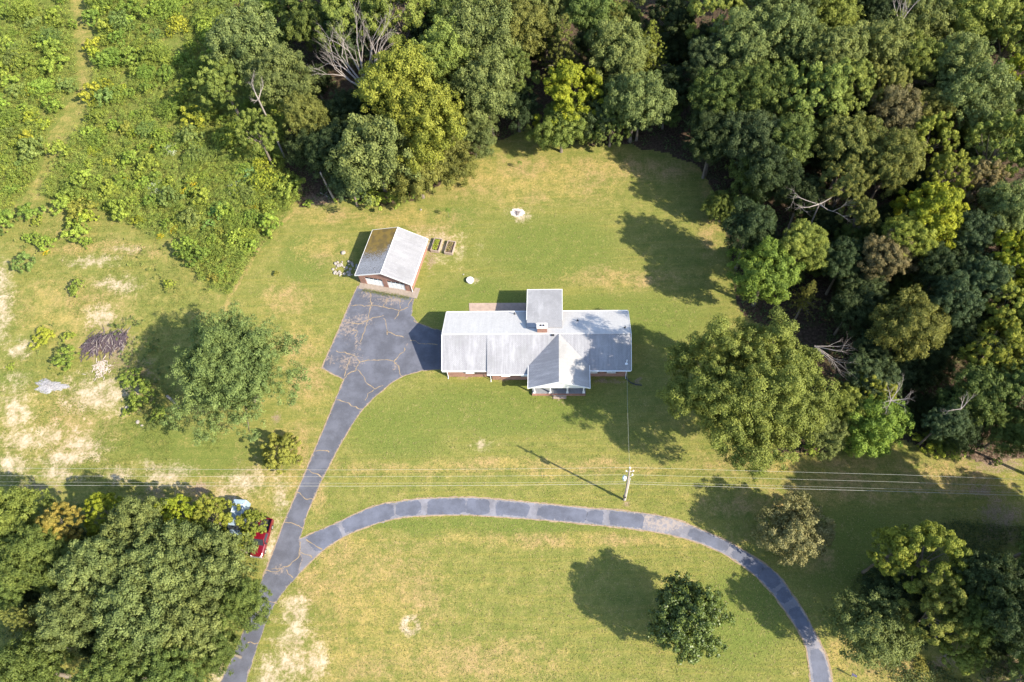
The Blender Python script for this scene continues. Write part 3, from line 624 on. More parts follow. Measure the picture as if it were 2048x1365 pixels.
# ridge offset from centre
b = MB(); t = .2
b.box(.35, GW-.35, GD-.5, GD-.3, -.3, 2.6); b.box(.35, .55, .3, GD-.5, -.3, 2.6); b.box(GW-.55, GW-.35, .3, GD-.5, -.3, 2.6)
DO = ((1.45, 4.55), (5.35, 8.45))
for x0, x1 in ((.55, 1.45), (4.55, 5.35), (8.45, GW-.55)): b.box(x0, x1, .3, .5, -.3, 2.6)
for x0, x1 in DO: b.box(x0, x1, .3, .5, 2.25, 2.6)
for y in (.3, GD-.5): b.hexa([(.35, y, 2.6), (GW-.35, y, 2.6), (GW-.35, y+.2, 2.6), (.35, y+.2, 2.6), (GW/2-.15, y, GRG-.26), (GW/2+.15, y, GRG-.26), (GW/2+.15, y+.2, GRG-.26), (GW/2-.15, y+.2, GRG-.26)])
b.build('wall', M['brick'], gar)
def mossy(name, x0, x1, mat, mossf):
    n = 30; V = []; Fc = []; z = lambda x: GEZ+(GRG-GEZ)*(1-abs(x-GW/2)/(GW/2))
    for j in range(n+1):
        for i in range(n+1):
            x = x0+(x1-x0)*i/n; y = GD*j/n; V.append((x, y, z(x)))
    for j in range(n):
        for i in range(n): a = j*(n+1)+i; Fc.append([a, a+1, a+n+2, a+n+1])
    nb = len(V); V += [(v[0], v[1], v[2]-.14) for v in V]
    ring = [i for i in range(n+1)]+[(j)*(n+1)+n for j in range(1, n+1)]+[n*(n+1)+i for i in range(n-1, -1, -1)]+[j*(n+1) for j in range(n-1, 0, -1)]
    for a, c in zip(ring, ring[1:]+ring[:1]): Fc.append([c, a, a+nb, c+nb])
    me = new_mesh(name, V, Fc, [mat]); at2 = me.attributes.new('moss', 'FLOAT', 'POINT')
    at2.data.foreach_set('value', [float(mossf(v[0], v[1])) for v in V]); return link(name, me, gar)
ml = mossy('roof_slope', 0, GW/2, M['roof_moss'], lambda x, y: min(1, max(.30, (y/GD-.16)*1.5+.18-abs(x-2.6)*.03-max(0, x-3.9)*.28))); ml['label'] = 'left garage roof slope covered in brown moss'
mr = mossy('roof_slope', GW/2, GW, M['roof_garage'], lambda x, y: 0); mr['label'] = 'clean pale right garage roof slope'
zg = lambda x: GEZ+(GRG-GEZ)*(1-abs(x-GW/2)/(GW/2))
b = PB('rake_board', M['white_paint'], gar)
for y0, y1 in ((-.07, -.004), (GD+.004, GD+.07)):
    for xa, xb in ((0, GW/2), (GW/2, GW)):
        b.hexa([(xa, y0, zg(xa)-.2), (xb, y0, zg(xb)-.2), (xb, y1, zg(xb)-.2), (xa, y1, zg(xa)-.2), (xa, y0, zg(xa)+.02), (xb, y0, zg(xb)+.02), (xb, y1, zg(xb)+.02), (xa, y1, zg(xa)+.02)])
b.box(-.07, -.004, -.07, GD+.07, GEZ-.18, GEZ+.015)
b = MB(); b.box(GW+.004, GW+.16, -.05, GD+.05, GEZ-.16, GEZ-.01); b.build('gutter', M['white_metal'], gar)
b = MB(); b.tube([(GW/2, -.05, GRG+.0), (GW/2, GD+.05, GRG+.0)], .06, 6); b.build('ridge_cap', M['white_concrete'], gar)
b = MB(); b.tube([(GW-.25, 0, GEZ-.1), (GW-.28, .22, 2.3), (GW-.28, .22, .1)], .05, 6); b.build('downspout', M['white_metal'], gar)
M['door_blue'] = simple('door_blue', (.60, .66, .70), .5, .05, 2)
for x0, x1 in DO:
    d = MB(); d.box(x0, x1, .40, .46, 0, 2.25); dd = d.build('garage_door', M['door_blue'], gar)
    nW = 4; pw = (x1-x0)/nW
    for r in range(4):
        for c in range(nW):
            xa, xb = x0+c*pw+.07, x0+(c+1)*pw-.07; za, zb_ = r*.56+.06, r*.56+.50
            q = MB(); q.box(xa, xb, .36, .397, za, zb_)
            q.build('pane' if r == 3 else 'panel', M['glass'] if r == 3 else M['white_paint'], dd)
ap = [at(716, 571), at(830, 591), at(843, 560), at(855, 500), at(838, 540)]
def lg(x, y):                                   # garage local -> world
    a = R_(-13.3); return (g0[0]+x*math.cos(a)-y*math.sin(a), g0[1]+x*math.sin(a)+y*math.cos(a))
tag(worldbox([lg(.2, -.85), lg(GW+.75, -.85), lg(GW+.75, 1.2), lg(GW-.2, 1.2), lg(GW-.2, .55), lg(.2, .55)], -.1, .05, 'garage_apron', M['concrete']), kind='structure')

# ------------------------------------------------------------------ leaf clouds
def quads_from(c, nrm, size, aspect=.62, twist=None):
    n = len(c); a = rng.normal(size=(n, 3)); u = a-np.sum(a*nrm, 1)[:, None]*nrm; u /= np.linalg.norm(u, axis=1)[:, None]+1e-9; v = np.cross(nrm, u)
    s = size[:, None]; V = np.empty((n, 4, 3), np.float32)
    V[:, 0] = c-u*s*.5; V[:, 1] = c+v*s*.5*aspect; V[:, 2] = c+u*s*.5-nrm*s*.12; V[:, 3] = c-v*s*.5*aspect
    return V.reshape(-1, 3)
def leaf_mesh(name, c, nrm, size, val, mat, aspect=.62):
    V = quads_from(c, nrm, size, aspect); n = len(c); Fq = np.arange(n*4).reshape(n, 4)
    me = new_mesh(name, V, Fq, [mat]); a = me.attributes.new('v', 'FLOAT', 'FACE'); a.data.foreach_set('value', np.clip(val, 0, 1).astype(np.float32)); return me
def unit(a): return a/(np.linalg.norm(a, axis=-1, keepdims=True)+1e-9)
def blob_leaves(cc, rc, per, leaf, outward, flat=.8, up=.5):
    """leaves on the shells of little clusters cc with radius rc"""
    k = len(cc); per = np.maximum(1, per.astype(int)); ids = np.repeat(np.arange(k), per); n = len(ids)
    d = unit(rng.normal(size=(n, 3))+outward[ids]*.75+np.array([0, 0, up])); r = rc[ids]*(.48+.66*rng.random(n))
    P = cc[ids]+d*r[:, None]*np.array([1, 1, flat]); nr = unit(d+rng.normal(size=(n, 3))*.42+np.array([0, 0, .2]))
    cv = rng.random(k); v = .5+(cv[ids]-.5)*.55+(rng.random(n)-.5)*.55
    return P, nr, leaf*(.7+.6*rng.random(n)), v
def crown(kind, seed, nleaf, R=5.0, leaf=.225, hz=.78):
    global rng
    rng = np.random.default_rng(seed); C = []; RC = []; OUT = []; limbs = []
    if kind in 'AEMS':
        nl = {'A': 15, 'E': 30, 'M': 64, 'S': 5}[kind]; ga = math.pi*(3-5**.5)
        for i in range(nl):
            zz = 1-(i+.5)/nl*(1.25 if kind != 'S' else 1.0); rr = math.sqrt(max(0, 1-zz*zz)); a = i*ga+rng.normal()*.25
            d = np.array([rr*math.cos(a), rr*math.sin(a), zz]); q = (.50 if kind != 'M' else .66)*(.70+.58*rng.random())
            lc = d*R*q*np.array([1, 1, hz]); lr = R*({'A': .40, 'E': .30, 'M': .185, 'S': .50}[kind])*(.72+.5*rng.random())
            nc = int({'A': 21, 'E': 30, 'M': 16, 'S': 7}[kind]*(lr/R/.4)**1.2*({'M': 2.2}.get(kind, 1)))+2
            dd = unit(rng.normal(size=(nc, 3))*1.0+d*.85+np.array([0, 0, .45]))
            C.append(lc+dd*lr*np.array([1, 1, .85])*(.50+.85*rng.random((nc, 1)))); RC.append(lr*(.16+.19*rng.random(nc))*(1.12 if kind != 'M' else 1.45)); OUT.append(dd); limbs.append(lc)
    elif kind in 'BY':                           # open crown, upright sprays with gaps
        nl = 34
        for i in range(nl):
            a = rng.random()*2*math.pi; q = math.sqrt(rng.random()); zz = (1-q*q)*.9-.25+rng.normal()*.18
            lc = np.array([math.cos(a)*q*R*.82, math.sin(a)*q*R*.82, zz*R*hz]); nc = rng.integers(5, 11); lr = R*.20*(.7+.7*rng.random())
            dd = unit(rng.normal(size=(nc, 3))+np.array([math.cos(a)*q, math.sin(a)*q, .4])); C.append(lc+dd*lr); RC.append(R*.078*(.7+.8*rng.random(nc))); OUT.append(dd); limbs.append(lc)
    elif kind == 'C':                            # long boughs radiating like spokes
        nb = 44
        for i in range(nb):
            ring = 0 if i < 18 else (1 if i < 33 else 2); a = i*2.39996+rng.normal()*.12; L = R*(1.0, .78, .50)[ring]*(.82+.26*rng.random()); el = (.02, .48, .98)[ring]+rng.normal()*.10
            nseg = 11
            for s in range(2, nseg+1):
                q = s/nseg; p = np.array([math.cos(a)*L*q*math.cos(el), math.sin(a)*L*q*math.cos(el), (-.20+.10*ring+L/R*q*math.sin(el)*1.05)*R*.9]); wd = R*.125*(.40+1.15*q*(1.15-q)*1.9)
                nc = 6; off = rng.normal(size=(nc, 3))*wd*.66; off[:, 2] *= .6; C.append(p+off); RC.append(R*.052*(.75+.7*rng.random(nc))); OUT.append(unit(off+np.array([math.cos(a)*.3, math.sin(a)*.3, .6])))
            limbs.append(p)
        nc = 45; d = unit(rng.normal(size=(nc, 3))+np.array([0, 0, .6])); C.append(d*R*np.array([.30, .30, .5])*rng.random((nc, 1))**.4+np.array([0, 0, R*.1])); RC.append(R*.075*(.75+.6*rng.random(nc))); OUT.append(d)
    elif kind == 'D':                            # conifer: whorls of flat sprays
        nw = 9
        for wv in range(nw):
            q = wv/(nw-1); rad = R*(1-q*.92)*(.9+.15*rng.random()); z = (-.9+2.1*q)*R*hz; nb = 9-int(4*q)
            for bq in range(nb):
                a = (bq+.5*(wv % 2)+rng.normal()*.13)/nb*2*math.pi; L = rad*(.75+.35*rng.random()); ns = max(2, int(L/R*8))
                for s in range(1, ns+1):
                    u = s/ns; p = np.array([math.cos(a)*L*u, math.sin(a)*L*u, z-.15*L*u*u]); nc = 2; off = rng.normal(size=(nc, 3))*R*.055*(1.25-u); off[:, 2] *= .3
                    C.append(p+off); RC.append(np.full(nc, R*.055*(1.2-.5*u))); OUT.append(unit(off+np.array([math.cos(a)*.6, math.sin(a)*.6, .3])))
                if wv < 3: limbs.append(p)
    C = np.concatenate(C); RC = np.concatenate(RC); OUT = np.concatenate(OUT)
    w = RC**2; per = w/w.sum()*nleaf
    P, nr, sz, v = blob_leaves(C, RC, per, leaf, OUT, up={'B': .5, 'C': .5, 'D': .2}.get(kind, .45))
    if kind in 'AEMC':                            # inner leaves so that no light falls through
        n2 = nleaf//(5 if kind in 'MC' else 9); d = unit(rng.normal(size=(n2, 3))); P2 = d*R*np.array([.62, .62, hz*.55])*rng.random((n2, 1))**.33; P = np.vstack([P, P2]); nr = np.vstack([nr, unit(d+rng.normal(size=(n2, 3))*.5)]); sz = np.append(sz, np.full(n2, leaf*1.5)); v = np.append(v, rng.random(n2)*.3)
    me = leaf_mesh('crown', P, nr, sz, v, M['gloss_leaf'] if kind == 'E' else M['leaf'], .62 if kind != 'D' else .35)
    # matching trunk: unit height (0..1 up to the crown centre), widths in metres for R = 5
    b = MB(); g = random.Random(seed); k = R/5
    ZT = 12.0
    b.tube([(0, 0, -.3), (.05, .02, .15*ZT), (-.08, .06, .5*ZT), (0, 0, .86*ZT)], [.38*k, .29*k, .22*k, .10*k], 8)
    for lc in limbs[::max(1, len(limbs)//9)]:
        z1 = ZT+lc[2]-.6*k; s0 = (.50+g.random()*.3)*ZT
        b.tube([(0, 0, s0), (lc[0]*.35, lc[1]*.35, s0+(z1-s0)*.45), (lc[0]*.9, lc[1]*.9, z1)], [.13*k, .09*k, .03*k], 5)
    return me, new_mesh('trunk', b.V, b.F, [M['bark']])
PROTO = {}
for k, v in dict(A1=('A', 11, 31000), A2=('A', 12, 31000), A3=('A', 13, 31000), A4=('A', 14, 31000), A5=('A', 15, 31000), B1=('B', 21, 34000), B2=('B', 22, 34000), B3=('B', 23, 34000), B4=('B', 24, 34000),
                 D1=('D', 31, 19000), D2=('D', 32, 19000)).items(): PROTO[k] = crown(*v)
PROTO['E1'] = crown('E', 41, 38000, 5, .24, 1.0)
PROTO['C1'] = crown('C', 42, 120000, 10, .23, .6)
PROTO['M1'] = crown('M', 43, 150000, 11, .22, .72)
SHRUB = [crown('S', 60+i, 2600, 1.25, .15, 1.0)[0] for i in range(6)]
BIGB = [crown('A', 80+i, 5200, 1.25, .085, .75)[0] for i in range(3)]
SHRUBY = [crown('B', 70+i, 1300, 1.25, .16, .6)[0] for i in range(2)]
DECAY = 0
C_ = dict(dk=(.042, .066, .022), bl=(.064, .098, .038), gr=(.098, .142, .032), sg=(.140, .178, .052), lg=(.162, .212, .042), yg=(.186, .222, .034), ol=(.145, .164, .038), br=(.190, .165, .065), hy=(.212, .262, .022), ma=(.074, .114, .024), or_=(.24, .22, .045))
W_ = dict(dk='dark green', bl='bluish green', gr='mid green', sg='grey-green', lg='light green', yg='yellow-green', ol='olive', br='brownish', hy='bright yellow-green', ma='glossy dark green', or_='orange-tinged')
TREE_N = {'A': 'broadleaf_tree', 'B': 'broadleaf_tree', 'C': 'broadleaf_tree', 'D': 'conifer_tree', 'E': 'magnolia_tree', 'M': 'broadleaf_tree'}
def tree(px, py, r, h, proto, col, label, group=None, ky=1.0, jit=True, lean=None):
    pr = proto; Rn = {'C': 10, 'M': 11}.get(pr[0], 5); hz = {'C': .6, 'M': .72, 'E': .95}.get(pr[0], .78)
    Rm = r*mpp(px, py, h*.6); Rm *= 1.08; zc = max(h-Rm*hz*1.15, Rm*.45); p = at(px, py, zc); Rm = r*1.08*mpp(px, py, zc); s = Rm/Rn
    nm = TREE_N[pr[0]]; o = bpy.data.objects.new(nm, None); COL.objects.link(o); o.location = (p[0], p[1], 0); o.empty_display_size = 1
    tag(o, label, 'tree', group); rz = random.random()*6.283
    tm, cm_ = PROTO[pr][1], PROTO[pr][0]
    t = link('trunk', tm, o); t.scale = (s, s, zc/12.0); t.rotation_euler.z = rz
    c = link('crown', cm_, o); c.location = (0, 0, zc); c.scale = (s, s*ky, s*(1.12+.25*random.random())); c.rotation_euler.z = rz if ky == 1 else 0
    b = C_[col] if isinstance(col, str) else col
    j = 1+(random.random()-.5)*.22 if jit else 1; hgt = (random.random()-.5)*.12 if jit else 0
    c.color = (b[0]*j*(1+hgt), b[1]*j, b[2]*j*(1-hgt), 1)
    return o
WOODG = 'trees of the wood round the lawn'; GROVE = 'trees of the lower left grove'; LRG = 'trees at the lower right'
T = [
 # upper left fringe
 (500, 100, 78, 17, 'A1', 'sg', 'large grey-green oak-like tree at the left end of the wood, beside the meadow', WOODG),
 (562, 168, 60, 16, 'A2', 'sg', 'olive-grey tree between the meadow-edge oak and the bare white tree', WOODG),
 (448, 170, 52, 14, 'B1', 'lg', 'sparse yellowish tree leaning over the meadow at the left end of the wood', WOODG),
 (513, 262, 40, 13, 'B2', 'lg', 'tall thin pale green tree reaching down between the meadow and the wood', WOODG),
 (607, 235, 42, 13, 'A3', 'ol', 'small rounded olive tree beside the tall thin pale one at the meadow edge', WOODG),
 (665, 300, 48, 12, 'A4', 'dk', 'dark tree below the bare white tree, left of the blue-grey oak', WOODG),
 (640, 60, 50, 13, 'A5', 'gr', 'mid green tree at the top of the wood left of the bare white tree', WOODG),
 (590, 40, 45, 10, 'B2', 'gr', 'low green tree at the top of the photo above the meadow-edge oak', WOODG),
 (700, 35, 78, 18, 'B4', 'lg', 'pale airy tree behind the bare white tree at the top of the wood', WOODG),
 (800, 35, 72, 19, 'B1', 'lg', 'tall light green tree at the top of the wood right of the bare white tree', WOODG),
 (800, 185, 78, 20, 'A2', 'yg', 'big yellow-green tree just right of the bare white tree', WOODG),
 (860, 255, 74, 19, 'A4', 'yg', 'yellow-green tree bulging out behind the garage', WOODG),
 (880, 120, 66, 19, 'A5', 'lg', 'light green tree above the big yellow-green one behind the garage', WOODG),
 (960, 85, 80, 20, 'A1', 'sg', 'tall grey-green tree at the top centre of the wood', WOODG),
 (975, 185, 66, 18, 'A3', 'sg', 'grey-green tree above the notch where the back lawn meets the wood', WOODG),
 (752, 320, 84, 17, 'A3', 'sg', 'large blue-grey oak-like tree at the wood edge straight behind the garage', WOODG),
 (835, 350, 58, 11, 'A1', 'ol', 'olive tree at the wood edge right of the blue-grey oak behind the garage', WOODG),
 (895, 325, 50, 9, 'A2', 'ol', 'small olive tree on the lawn edge left of the back lawn notch', WOODG),
 (700, 370, 38, 9, 'A5', 'bl', 'low dark tree at the foot of the blue-grey oak behind the garage', WOODG),
 (945, 262, 48, 11, 'A4', 'sg', 'grey-green tree hanging over the back lawn notch', WOODG),
 (1040, 60, 62, 18, 'A2', 'ol', 'olive tree at top centre of the wood left of the tall conifer', WOODG),
 (1090, 15, 55, 18, 'A4', 'sg', 'grey-green crown on the top edge of the photo left of the conifers', WOODG),
 (1030, 150, 45, 15, 'B3', 'gr', 'thin green tree in the dark gap above the back lawn notch', WOODG),
 (1130, 100, 58, 16, 'D1', 'ol', 'shadowed olive conifer above the bright yellow-green tree of the back lawn', WOODG),
 (1180, 30, 52, 18, 'A1', 'gr', 'green crown on the top edge of the photo above the shadowed conifer', WOODG),
 (1228, 25, 46, 18, 'D2', 'ol', 'olive conifer on the top edge of the photo', WOODG),
 (1300, 95, 50, 16, 'D1', 'yg', 'yellowish feathery conifer beside the dark hollow at the top of the wood', WOODG),
 (1238, 112, 62, 17, 'A3', 'sg', 'grey-green tree left of the yellowish feathery conifer', WOODG),
 (1268, 205, 62, 15, 'A5', 'sg', 'grey-green tree right of the bright yellow-green tree at the back lawn', WOODG),
 (1222, 250, 40, 9, 'B2', 'gr', 'small dull tree at the lawn edge right of the bright yellow-green tree', WOODG),
 (1140, 195, 66, 15, 'B3', 'hy', 'bright yellow-green tree at the middle of the back lawn edge', WOODG),
 (1122, 260, 50, 10, 'A4', 'lg', 'fresh green bushy tree in front of the bright yellow-green one at the back lawn', WOODG),
 (1036, 215, 44, 10, 'A1', 'dk', 'dark low tree at the head of the back lawn notch', WOODG),
 (1340, 40, 50, 13, 'B4', 'dk', 'dark thin tree in the hollow right of the feathery conifer', WOODG),
 (1340, 190, 46, 10, 'A2', 'dk', 'dark low tree in the hollow at the back right lawn corner', WOODG),
 # right wood
 (1435, 25, 58, 19, 'B1', 'lg', 'light green tree on the top edge of the photo right of the dark hollow', WOODG),
 (1560, 20, 62, 20, 'A2', 'sg', 'grey-green tree on the top edge above the densest part of the right wood', WOODG),
 (1490, 85, 60, 20, 'A3', 'sg', 'rounded grey-green tree above the dark inner edge of the right wood', WOODG),
 (1580, 95, 62, 20, 'A5', 'sg', 'grey-green tree second in from the dark hollow in the top right wood', WOODG),
 (1420, 120, 46, 16, 'A1', 'bl', 'bluish tree beside the dark hollow in the top right wood', WOODG),
 (1440, 200, 58, 16, 'A4', 'gr', 'shaded green tree at the inner edge of the right wood above the back lawn corner', WOODG),
 (1530, 190, 58, 18, 'A1', 'gr', 'mid green tree left of the large light green crown in the right wood', WOODG),
 (1665, 35, 52, 18, 'A3', 'lg', 'light green tree on the top edge left of the bare twigs', WOODG),
 (1660, 115, 56, 20, 'A4', 'sg', 'grey-green tree above the large light green crown in the right wood', WOODG),
 (1620, 200, 72, 20, 'B4', 'lg', 'large light green crown in the middle of the right wood', WOODG),
 (1690, 175, 56, 20, 'B2', 'lg', 'light green tree right of the large light green crown in the right wood', WOODG),
 (1770, 100, 60, 19, 'A2', 'sg', 'rounded dull green tree just below the bare twigs at the top right', WOODG),
 (1745, 30, 48, 17, 'A5', 'dk', 'dark tree left of the bare twigs on the top edge', WOODG),
 (1850, 40, 60, 19, 'A1', 'sg', 'grey-green tree right of the bare twigs on the top edge', WOODG),
 (1950, 40, 66, 20, 'A3', 'lg', 'light green tree near the top right corner', WOODG),
 (2035, 60, 56, 19, 'B1', 'lg', 'light green tree in the top right corner', WOODG),
 (1835, 125, 50, 18, 'A4', 'lg', 'light green tree between the dull rounded tree and the grey-green pair at right', WOODG),
 (1920, 130, 58, 19, 'A5', 'sg', 'upper of two grey-green oaks near the right edge of the wood', WOODG),
 (1940, 205, 66, 19, 'A2', 'sg', 'lower and larger of two grey-green oaks near the right edge of the wood', WOODG),
 (2030, 150, 36, 17, 'B3', 'hy', 'small bright yellow tree on the right edge near the top', WOODG),
 (1770, 175, 48, 18, 'B1', 'ol', 'thin olive tree above the brown-tinged crown in the right wood', WOODG),
 (1790, 232, 54, 17, 'A3', 'br', 'brown-tinged crown in the middle of the right wood', WOODG),
 (1858, 225, 42, 16, 'A1', 'ol', 'olive tree right of the brown-tinged crown in the right wood', WOODG),
 (1862, 278, 48, 16, 'B2', 'yg', 'yellow-green tree above the brightest yellow crown of the wood', WOODG),
 (1590, 285, 56, 17, 'A5', 'gr', 'mid green tree below the large light green crown in the right wood', WOODG),
 (1500, 280, 56, 16, 'A2', 'bl', 'shaded bluish tree at the back right corner of the lawn', WOODG),
 (1425, 275, 46, 14, 'A3', 'dk', 'dark tree overhanging the back right corner of the lawn', WOODG),
 (1545, 350, 50, 16, 'A4', 'dk', 'dark tree inside the wood level with the ash patch on the lawn', WOODG),
 (1700, 290, 60, 18, 'A1', 'ol', 'olive tree right of the mid green tree in the right wood', WOODG),
 (1690, 365, 46, 17, 'B4', 'ol', 'ragged olive tree above the fallen grey boughs in the right wood', WOODG),
 (1775, 335, 60, 18, 'A5', 'ol', 'olive tree left of the brightest yellow crown of the wood', WOODG),
 (1720, 435, 40, 15, 'B3', 'ol', 'small olive tree just below the fallen grey boughs in the right wood', WOODG),
 (2000, 290, 62, 18, 'B2', 'lg', 'light green tree at the right edge below the grey-green oaks', WOODG),
 (1960, 370, 46, 15, 'B1', 'br', 'thin brownish tree between the brightest yellow crown and the right edge', WOODG),
 (1900, 350, 44, 17, 'B1', 'yg', 'yellow-green tree directly above the brightest yellow crown of the wood', WOODG),
 (1860, 440, 74, 18, 'B3', 'hy', 'brightest yellow crown of the wood, right of centre', WOODG),
 (1810, 480, 46, 16, 'A4', 'yg', 'yellow-green tree at the lower left foot of the brightest yellow crown', WOODG),
 (2015, 430, 60, 17, 'A3', 'sg', 'grey-green tree at the right edge, right of the brightest yellow crown', WOODG),
 (1945, 470, 46, 16, 'A1', 'bl', 'bluish tree below right of the brightest yellow crown', WOODG),
 (1445, 420, 34, 6, 'A5', 'gr', 'low green tree on the right lawn edge level with the garage', WOODG),
 (1500, 455, 48, 15, 'A2', 'dk', 'dark low tree on the right lawn edge above the fresh green trees', WOODG),
 (1600, 400, 46, 13, 'A1', 'dk', 'dark tree deep in the wood left of the fallen grey boughs', WOODG),
 (1605, 490, 44, 15, 'A4', 'lg', 'smaller of two fresh green trees on the right lawn edge above the big maple', WOODG),
 (1532, 548, 60, 13.5, 'A3', (.140, .215, .034), 'larger of two fresh green trees on the right lawn edge above the big maple', WOODG),
 (1690, 520, 44, 13, 'A5', 'dk', 'dark tree right of the two fresh green trees', WOODG),
 (1770, 515, 50, 15, 'A1', 'br', 'brownish tree below left of the brightest yellow crown', WOODG),
 (1615, 590, 36, 10, 'D2', 'ol', 'slim olive conifer between the fresh green trees and the big maple', WOODG),
 (1880, 545, 48, 14, 'A2', 'dk', 'dark tree under the brightest yellow crown', WOODG),
 (1905, 610, 50, 15, 'A4', 'bl', 'bluish grey tree right of the flat olive crown', WOODG),
 (1960, 560, 50, 15, 'A5', 'bl', 'bluish dark tree left of the yellowish trees on the right edge', WOODG),
 (2030, 520, 54, 17, 'B4', 'hy', 'upper of the yellowish trees on the right edge', WOODG),
 (2025, 610, 54, 16, 'B1', 'yg', 'middle of the yellowish trees on the right edge', WOODG),
 (1990, 690, 56, 15, 'B2', 'yg', 'lowest of the yellowish trees near the right edge', WOODG),
 (1818, 655, 64, 15, 'A2', 'ol', 'flat olive crown on a pale trunk standing alone in the dark part of the wood', WOODG),
 (1700, 620, 48, 11, 'A3', 'dk', 'dark tree above the bare branches behind the big maple', WOODG),
 (1745, 700, 42, 9, 'A5', 'dk', 'dark low tree left of the pale trunk of the flat olive crown', WOODG),
 (1960, 790, 62, 13, 'A1', 'gr', 'mid green tree in the lower right corner of the wood', WOODG),
 (2035, 780, 56, 13, 'B3', 'gr', 'green tree on the right edge at the lower end of the wood', WOODG),
 (1925, 850, 44, 9, 'A4', 'dk', 'dark low tree at the lower right edge of the wood', WOODG),
 (2015, 860, 46, 10, 'A2', 'gr', 'green low tree above the patch of bare leaf litter', WOODG),
 (1755, 855, 66, 10, 'A5', (.140, .215, .032), 'fresh green tree at the lower edge of the wood right of the big maple', WOODG),
 (1745, 778, 44, 10, 'B2', 'yg', 'yellow-green tree left of the small bare white tree', WOODG),
 (1690, 815, 40, 10, 'A3', 'lg', 'light green tree between the big maple and the fresh green tree', WOODG),
 (1645, 865, 44, 9, 'A1', 'sg', 'grey-green tree against the lower right side of the big maple', WOODG),
 (1486, 790, 152, 20.5, 'M1', (.172, .205, .040), 'very large round maple on the lawn right of the house', None),
 (1588, 1062, 64, 8.5, 'A2', (.255, .240, .090), 'brown-tinged tree on the lawn beside the bend of the loop road', None),
 (1368, 1240, 80, 11.5, 'E1', 'ma', 'glossy dark green magnolia-like tree alone inside the loop road', None),
 (458, 735, 128, 18, 'C1', (.138, .198, .058), 'large grey-green tree with spoke-like boughs left of the driveway', None),
 (565, 905, 41, 5, 'B1', (.215, .250, .050), 'small yellow-green tree beside the driveway below the spoke-limbed tree', None),
 # lower right
 (1785, 1105, 50, 14, 'B3', (.195, .24, .035), 'yellow-green tree with a pointed top, upper left of the lower right clump', LRG),
 (1860, 1120, 74, 17, 'B2', (.195, .235, .035), 'large airy yellow-green tree in the lower right clump', LRG),
 (1875, 1225, 66, 15, 'B4', (.175, .20, .04), 'olive tree behind the round grey one in the lower right clump', LRG),
 (1745, 1255, 74, 11, 'A2', 'sg', 'round grey-green tree beside the loop road in the lower right clump', LRG),
 (1780, 1190, 46, 10, 'A3', 'dk', 'dark tree in the middle of the lower right clump', LRG),
 (1965, 1150, 58, 17, 'A5', 'dk', 'dark tree near the right edge below the leaf litter', LRG),
 (2020, 1230, 66, 19, 'A1', 'dk', 'dark tree on the right edge in the lower right clump', LRG),
 (1925, 1300, 46, 8, 'B1', 'lg', 'low olive tree at the lower end of the lower right clump', LRG),
 (1960, 1240, 48, 15, 'A4', 'gr', 'mid green tree right of the olive one in the lower right clump', LRG),
 # lower left grove
 (25, 1050, 66, 12, 'A1', 'lg', 'light green tree on the left edge at the top of the grove', GROVE),
 (75, 1120, 62, 13, 'A2', 'gr', 'mid green tree just in from the left edge of the grove', GROVE),
 (125, 1055, 46, 11, 'B3', (.25, .225, .045), 'orange-tinged yellow tree at the top of the grove', GROVE),
 (205, 1030, 44, 10, 'B2', 'hy', 'yellow-green tree right of the orange-tinged one', GROVE),
 (280, 1060, 62, 13, 'A3', 'sg', 'grey-green tree at the top middle of the grove', GROVE),
 (360, 1035, 42, 9, 'B4', 'hy', 'bright yellow-green tree at the top of the grove left of the van', GROVE),
 (428, 1040, 46, 8, 'B1', 'yg', 'yellow-green tree overhanging the pale van', GROVE),
 (335, 1130, 80, 15, 'A4', 'sg', 'large grey-green tree in the centre of the grove', GROVE),
 (215, 1150, 74, 15, 'A5', 'sg', 'large grey-green tree left of centre in the grove', GROVE),
 (435, 1145, 70, 13, 'A1', 'sg', 'grey-green tree left of the red pickup', GROVE),
 (487, 1210, 50, 11, 'A2', 'gr', 'green tree hanging over the edge of the driveway', GROVE),
 (145, 1235, 66, 14, 'A3', 'sg', 'grey-green tree above the lower left corner of the grove', GROVE),
 (290, 1240, 84, 15, 'A2', 'sg', 'largest tree of the grove, at its lower middle', GROVE),
 (395, 1265, 70, 13, 'A5', 'sg', 'grey-green tree between the largest grove tree and the driveway', GROVE),
 (235, 1345, 66, 14, 'A1', 'gr', 'green tree on the bottom edge of the grove', GROVE),
 (340, 1350, 62, 13, 'A4', 'gr', 'green tree on the bottom edge next to the driveway tree', GROVE),
 (440, 1300, 46, 10, 'A3', 'gr', 'lowest tree overhanging the driveway', GROVE),
 (45, 1240, 52, 12, 'D2', 'ol', 'feathery olive conifer on the left edge of the grove', GROVE),
 (70, 1340, 70, 12, 'A5', 'gr', 'green tree in the bottom left corner', GROVE),
 (20, 1170, 50, 11, 'A4', 'gr', 'green tree on the left edge below the light green one', GROVE),
 (140, 1140, 54, 11, 'A1', 'gr', 'mid green tree below the orange-tinged one in the grove', GROVE),
 (504, 1049, 28, 4.4, 'B2', 'yg', 'small yellow-green tree between the pale van and the red pickup', GROVE),
 (478, 1095, 26, 5, 'B4', 'yg', 'small yellowish tree behind the hood of the red pickup', GROVE),
]
for r in T: tree(*r)
